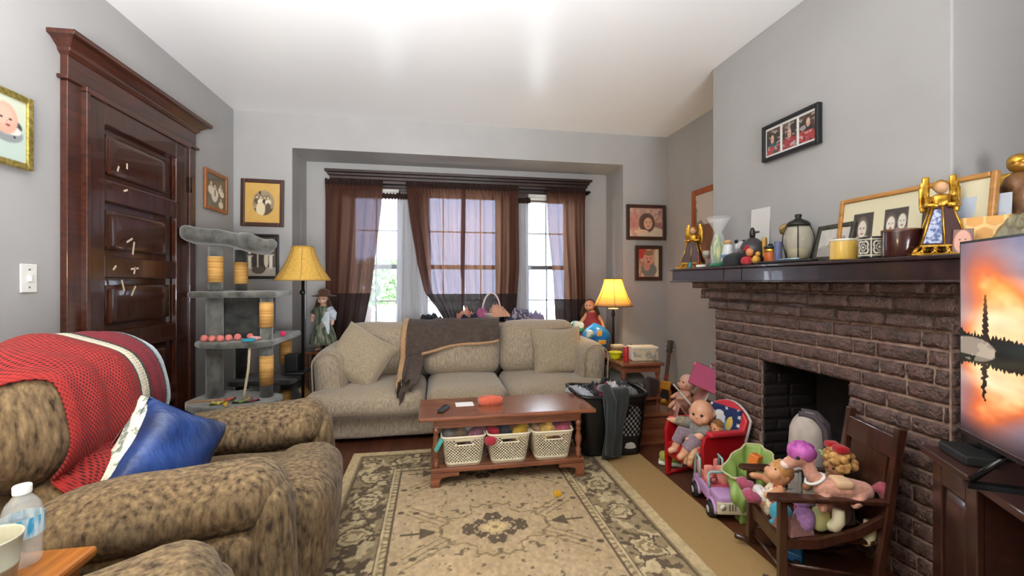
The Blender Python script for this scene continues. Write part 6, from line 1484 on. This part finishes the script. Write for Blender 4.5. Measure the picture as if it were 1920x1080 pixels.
for k in range(6): a = k*1.05; obj('leaf', MB().tube([(0,0,.18), (.025*math.cos(a), .025*math.sin(a), .215), (.05*math.cos(a), .05*math.sin(a), .225)], [.010,.013,.004], 8), cloth('#a9bd7c'), lf)
# soft toys and shoes filling the seat
q = obj('plush_octopus', MB().ball((0,0,.035), (.045,.04,.04), 14, 10).tube([(-.03,0,.012), (-.06,.01,.012)], [.014,.008], 8).tube([(.03,-.01,.012), (.06,-.02,.014)], [.014,.008], 8), cloth('#3f9fb6')); tag(q, 'turquoise plush toy on the front of the rocker seat', 'plush toy', loc=onrk(.135, .03, .211), rz=.4)
q = obj('plush_rabbit', MB().soft((0,0,.043), (.085,.07,.085), .033, 10, wob=.006).ball((.02,.01,.095), .026, 12, 8), cloth('#b183bb')); tag(q, 'lilac and pink soft toy under the pony behind the rocker arm', 'plush toy', loc=onrk(.075, .085, .211), rz=.5)
obj('ribbon', MB().soft((.035,.02,.07), (.03,.05,.05), .012, 6), cloth('#c25a78'), q)
q = obj('plush_frog', MB().soft((0,0,.045), (.07,.06,.09), .028, 10, wob=.005), mat('yellow_green_plush', '#b9a65a', .9, '#a8c29a', 9, bmp=.4, bs=160)); tag(q, 'yellow and green soft toy in the middle of the rocker seat', 'plush toy', loc=onrk(.015, .08, .211), rz=.2)
for k, (x, y, z, nm_) in enumerate(((-.03, .118, .26, 'cream doll boot hanging inside the rocker arm, front one'), (-.15, .10, .215, 'cream doll boot near the rear post of the rocker'))):
    q = obj('doll_boot', MB().tube([(0,0,.055), (0,0,.01), (.012,.004,-.012), (.03,.012,-.018)], [.019,.022,.025,.02], 12), plain('#d8cfac', .6)); tag(q, nm_, 'doll shoe', loc=onrk(x, y, z), rz=1.8+k)
q = obj('knit_bundle', heap(.10, .10, .06, 77), cloth('#8b5f58')); tag(q, 'dusty pink knit bundle at the front corner of the rocker seat', 'cloth', loc=onrk(.12, .085, .211))
q = obj('arm_cushion', MB().soft((0,0,.05), (.12,.10,.10), .04, 10, wob=.008), cloth('#b07c68')); tag(q, 'tan pink soft toy body behind the pony', 'plush toy', loc=onrk(-.06, .03, .211), rz=.3)
# toys on the floor around the rocker
tr_ = thing('toy_train', 'small blue toy train under the front of the rocking chair', 'toy', onrk(.05, -.06, 0), 2.2); obj('body', MB().soft((0,0,.03), (.09,.05,.04), .01, 6).soft((-.025,0,.06), (.035,.045,.05), .008, 6).cyl((.03,0,.045), (.03,0,.075), .009), plain('#2472b4', .35), tr_)
for x in (-.025, .025):
    for y in (-.027, .027): obj('wheel', MB().cyl((x, y-.004, .014), (x, y+.004, .014), .014), plain('#1a1a1c', .5), tr_)
bp_ = thing('striped_backpack', 'pale round backpack with dark stripes standing in the firebox opening', 'backpack', (1.765, 1.79, 0), -.9)
obj('body', MB().soft((0,0,.27), (.13,.19,.54), .06, 14, (.015,.01,.01), fn=lambda q, u: (q[0], q[1]*(1-.22*max(0,u[2])**3), q[2])), mat('beige_canvas', '#a89a90', .8, '#b8aca2', 20, bmp=.3, bs=200), bp_)
for y in (-.055, .045): obj('stripe', MB().tube([(.075, y, .2), (.083, y, .40), (.072, y*.9, .50), (.03, y*.75, .545), (-.03, y*.6, .547)], .015, 6), plain('#4a4044', .7), bp_)
obj('strap', MB().tube([(.05,.09,.45), (.08,.10,.38), (.08,.105,.25), (.05,.095,.12)], .010, 8), plain('#201d1e', .7), bp_)
obj('pocket', MB().soft((.075,0,.16), (.04,.13,.17), .018, 8), plain('#9a8c84', .8), bp_)

# doll stroller and pink cradle by the right wall
PKF = mat('dusty_pink_fabric', '#b98277', .85, '#c9988c', 10, bmp=.3, bs=150)
sr = thing('doll_stroller', 'dusty pink folding doll stroller between end table and fireplace', 'doll stroller', (1.86, 2.86, 0), PI-.35)
TUB = plain('#c9c0b4', .35)
for sg in (-1, 1):
    y = sg*.12
    obj('frame_tube', MB().tube([(.14,y,.04), (-.02,y,.30), (-.16,y,.56)], .007, 8), TUB, sr); obj('frame_tube', MB().tube([(-.14,y,.04), (.0,y,.26), (.12,y,.40)], .007, 8), TUB, sr)
    for x in (-.14, .14): obj('wheel', MB().lathe([(0,-.01), (.035,-.01), (.04,0), (.035,.01), (0,.01)], 16, M=TR((x, y*1.12, .04), (PI/2, 0, 0))), plain('#3a3638', .6), sr)
obj('seat_fabric', MB().sheet(lambda a, e: ((.12-.08*e*2) if e < .5 else (.04-.14*(e-.5)*2), (a-.5)*.23, ((.30-.10*e*2) if e < .5 else (.20+.27*(e-.5)*2))-.03*math.sin(a*PI)), 12, 20), PKF, sr, solid=.004)
obj('footrest', MB().sheet(lambda a, e: (.12+.045*e, (a-.5)*.22, .30-.19*e+.01*math.sin(a*PI)), 8, 10), PKF, sr, solid=.004)
obj('handle', MB().cyl((-.16,-.13,.56), (-.16,.13,.56), .009), plain('#a85a68', .5), sr)
crd = thing('pink_cradle', 'magenta plastic toy cradle tipped on top of the doll stroller', 'toy cradle', (1.955, 2.80, .39)); crd.scale = (1.2,)*3; crd.rotation_euler = Euler((.25, .30, .55), 'XYZ')
CRM = plain('#b0446a', .4)
b = MB(); b.b2((-.13,-.09,0), (.13,.09,.008)); b.b2((-.13,-.09,0), (-.122,.09,.13)); b.b2((.122,-.09,0), (.13,.09,.13)); b.b2((-.13,-.09,0), (.13,-.082,.10)); b.b2((-.13,.082,0), (.13,.09,.10)); obj('box', b, CRM, crd, bevel=.004)
for y in (-.09, .09): obj('rail', MB().soft((0,y,.115), (.27,.022,.035), .01, 6), plain('#c25a7e', .4), crd)
for x in (-.06, .0, .06): obj('slot', MB().b2((x-.02,-.0915,.02), (x+.02,-.089,.085)), plain('#7d2c4a', .5), crd)
b2_ = thing('baby_doll', 'baby doll in peach bonnet lying in the doll stroller', 'doll', (1.83, 2.92, .27), PI); hb = (0, 0, .15); fb = (.75, .2, .35)
dbody(b2_, headparts(hb, .050, fb)+[('t', [(0.02,0,.0), (.01,0,.06), (0,0,.10)], [.042,.042,.028]), ('t', [(0,-.035,.085), (.045,-.055,.06), (.08,-.04,.05)], [.018,.016,.014]), ('t', [(0,.035,.085), (.045,.055,.06), (.08,.045,.06)], [.018,.016,.014]), ('t', [(.02,-.02,0), (.08,-.03,.01), (.11,-.03,-.02)], [.022,.019,.014]), ('t', [(.02,.02,0), (.08,.03,.01), (.11,.03,-.02)], [.022,.019,.014])]+hand((.08,-.04,.05), (.8,-.1,-.1), .014, (0,1,0))+hand((.08,.045,.06), (.8,.1,-.1), .014, (0,-1,0)), SKIN, .0045)
face(b2_, hb, .050, fb); obj('bonnet', MB().ball((-.020,-.004,.160), (.058,.062,.062), 16, 11, fn=lambda p: 1+.03*mnoise.noise(p*9)), cloth('#e3b7a6'), b2_); obj('romper', MB().tube([(.03,0,-.005), (.012,0,.055), (0,0,.10)], [.054,.056,.040], 16), cloth('#cf9f8c'), b2_)

# porcelain doll left of the sofa, on a slim stand
ds = thing('plant_stand', 'narrow dark wooden stand behind the left sofa arm carrying doll', 'stand', (-.985, 4.10, 0)); obj('top', MB().b2((-.13,-.13,.55), (.13,.13,.572)), CTW, ds, bevel=.004)
for x in (-.10, .10):
    for y in (-.10, .10): obj('leg', MB().b2((x-.013,y-.013,0), (x+.013,y+.013,.55)), CTW, ds)
pd_ = thing('porcelain_doll', 'standing porcelain doll in brown hat and green dress left of sofa', 'doll', (-.965, 4.06, .572), -.2)
hp = (0, -.01, .455); fp_ = (.15, -1, -.05)
dbody(pd_, headparts(hp, .045, fp_)+[('t', [(0,0,.39), (0,0,.41)], [.02,.02]), ('t', [(0,0,.22), (0,0,.30), (0,0,.37)], [.05,.048,.045]), ('t', [(-.05,0,.365), (-.085,-.03,.30), (-.06,-.09,.27)], [.022,.019,.015]), ('t', [(.05,0,.365), (.09,-.02,.31), (.10,-.05,.24)], [.022,.019,.015]), ('t', [(-.03,0,.20), (-.035,-.01,.10), (-.035,-.01,.02)], [.028,.024,.017]), ('t', [(.03,0,.20), (.035,-.01,.10), (.035,-.01,.02)], [.028,.024,.017]), ('t', [(-.035,-.01,.016), (-.04,-.05,.013)], [.016,.013]), ('t', [(.035,-.01,.016), (.04,-.05,.013)], [.016,.013])]+hand((-.06,-.09,.27), (.3,-.8,-.2), .014, (0,0,1))+hand((.10,-.05,.24), (0,-.3,-1), .014, (0,-1,0)), plain('#d9ab92', .3), .005)
face(pd_, hp, .045, fp_)
obj('hair', MB().ball((0,.012,.462), (.050,.047,.052), 14, 10).tube([(-.04,.0,.45), (-.058,-.005,.38), (-.05,-.01,.31)], [.018,.022,.012], 10).tube([(.04,.0,.45), (.058,-.005,.38), (.05,-.01,.31)], [.018,.022,.012], 10), cloth('#4a2e20'), pd_)
obj('hat', MB().lathe([(.0,.545), (.03,.543), (.048,.525), (.052,.495), (.10,.485), (.105,.478), (.05,.482), (0,.482)], 24, (.005, 0, 0)), cloth('#5a3d2a'), pd_, label='brown brimmed hat')
PLD = mat('green_plaid', '#3f4a38', .85, '#8a8d78', 40, st=(1,1,.2), lo=.42, hi=.58, bmp=.2)
obj('dress', MB().lathe([(.115,.06), (.105,.12), (.08,.20), (.055,.27), (.058,.33), (.05,.385), (.028,.40)], 26, cap=False), PLD, pd_); obj('sleeve', MB().tube([(.05,0,.37), (.085,-.01,.32), (.095,-.03,.27)], [.035,.038,.026], 12), mat('blue_white_print', '#a9b6c8', .8, '#dfe4ea', 40, lo=.4, hi=.6), pd_); obj('sleeve', MB().tube([(-.05,0,.37), (-.08,-.02,.32)], [.032,.03], 12), PLD, pd_)
obj('apron', MB().soft((.035,-.07,.23), (.08,.03,.22), .012, 8, wob=.004, M=TR((0,0,0), (-.12,0,0))), mat('pale_blue_apron', '#b9c6d6', .8, '#e3e7ec', 22), pd_)
# red dressed doll behind the lamp
rd = thing('red_doll', 'doll in red dress with long brown hair behind table lamp', 'doll', (1.54, 4.06, .545), -.3)
hr = (-.03, -.02, .40); fr_ = (-.35, -1, -.05)
dbody(rd, headparts(hr, .050, fr_)+[('t', [(-.02,0,.34), (-.02,0,.36)], [.02,.02]), ('t', [(0,0,.16), (0,0,.25), (-.01,0,.32)], [.05,.05,.045]), ('t', [(-.06,0,.31), (-.11,-.03,.24), (-.12,-.06,.18)], [.022,.019,.015]), ('t', [(.045,0,.31), (.09,-.03,.24), (.10,-.06,.18)], [.022,.019,.015]), ('t', [(-.03,0,.16), (-.035,-.02,.08), (-.035,-.02,.02)], [.028,.024,.018]), ('t', [(.03,0,.16), (.035,-.02,.08), (.035,-.02,.02)], [.028,.024,.018])]+hand((-.12,-.06,.18), (0,-.4,-1), .014, (1,0,0))+hand((.10,-.06,.18), (0,-.4,-1), .014, (-1,0,0)), SKIN2, .005)
face(rd, hr, .050, fr_); obj('hair', MB().ball((-.026,.012,.408), (.056,.052,.056), 14, 10).tube([(.02,.0,.40), (.045,.0,.32), (.05,-.01,.24)], [.022,.028,.018], 10).tube([(-.075,.0,.40), (-.10,.0,.32), (-.10,-.01,.26)], [.022,.024,.014], 10), cloth('#4a2d1c'), rd)
obj('dress', MB().lathe([(.15,.09), (.135,.14), (.10,.21), (.065,.27), (.05,.325), (.028,.345)], 26, (-.01,0,0), cap=False), mat('brick_red_cloth', '#7d2a30', .85, '#95383c', 14, bmp=.4, bs=30, bst=(1,1,.2)), rd)
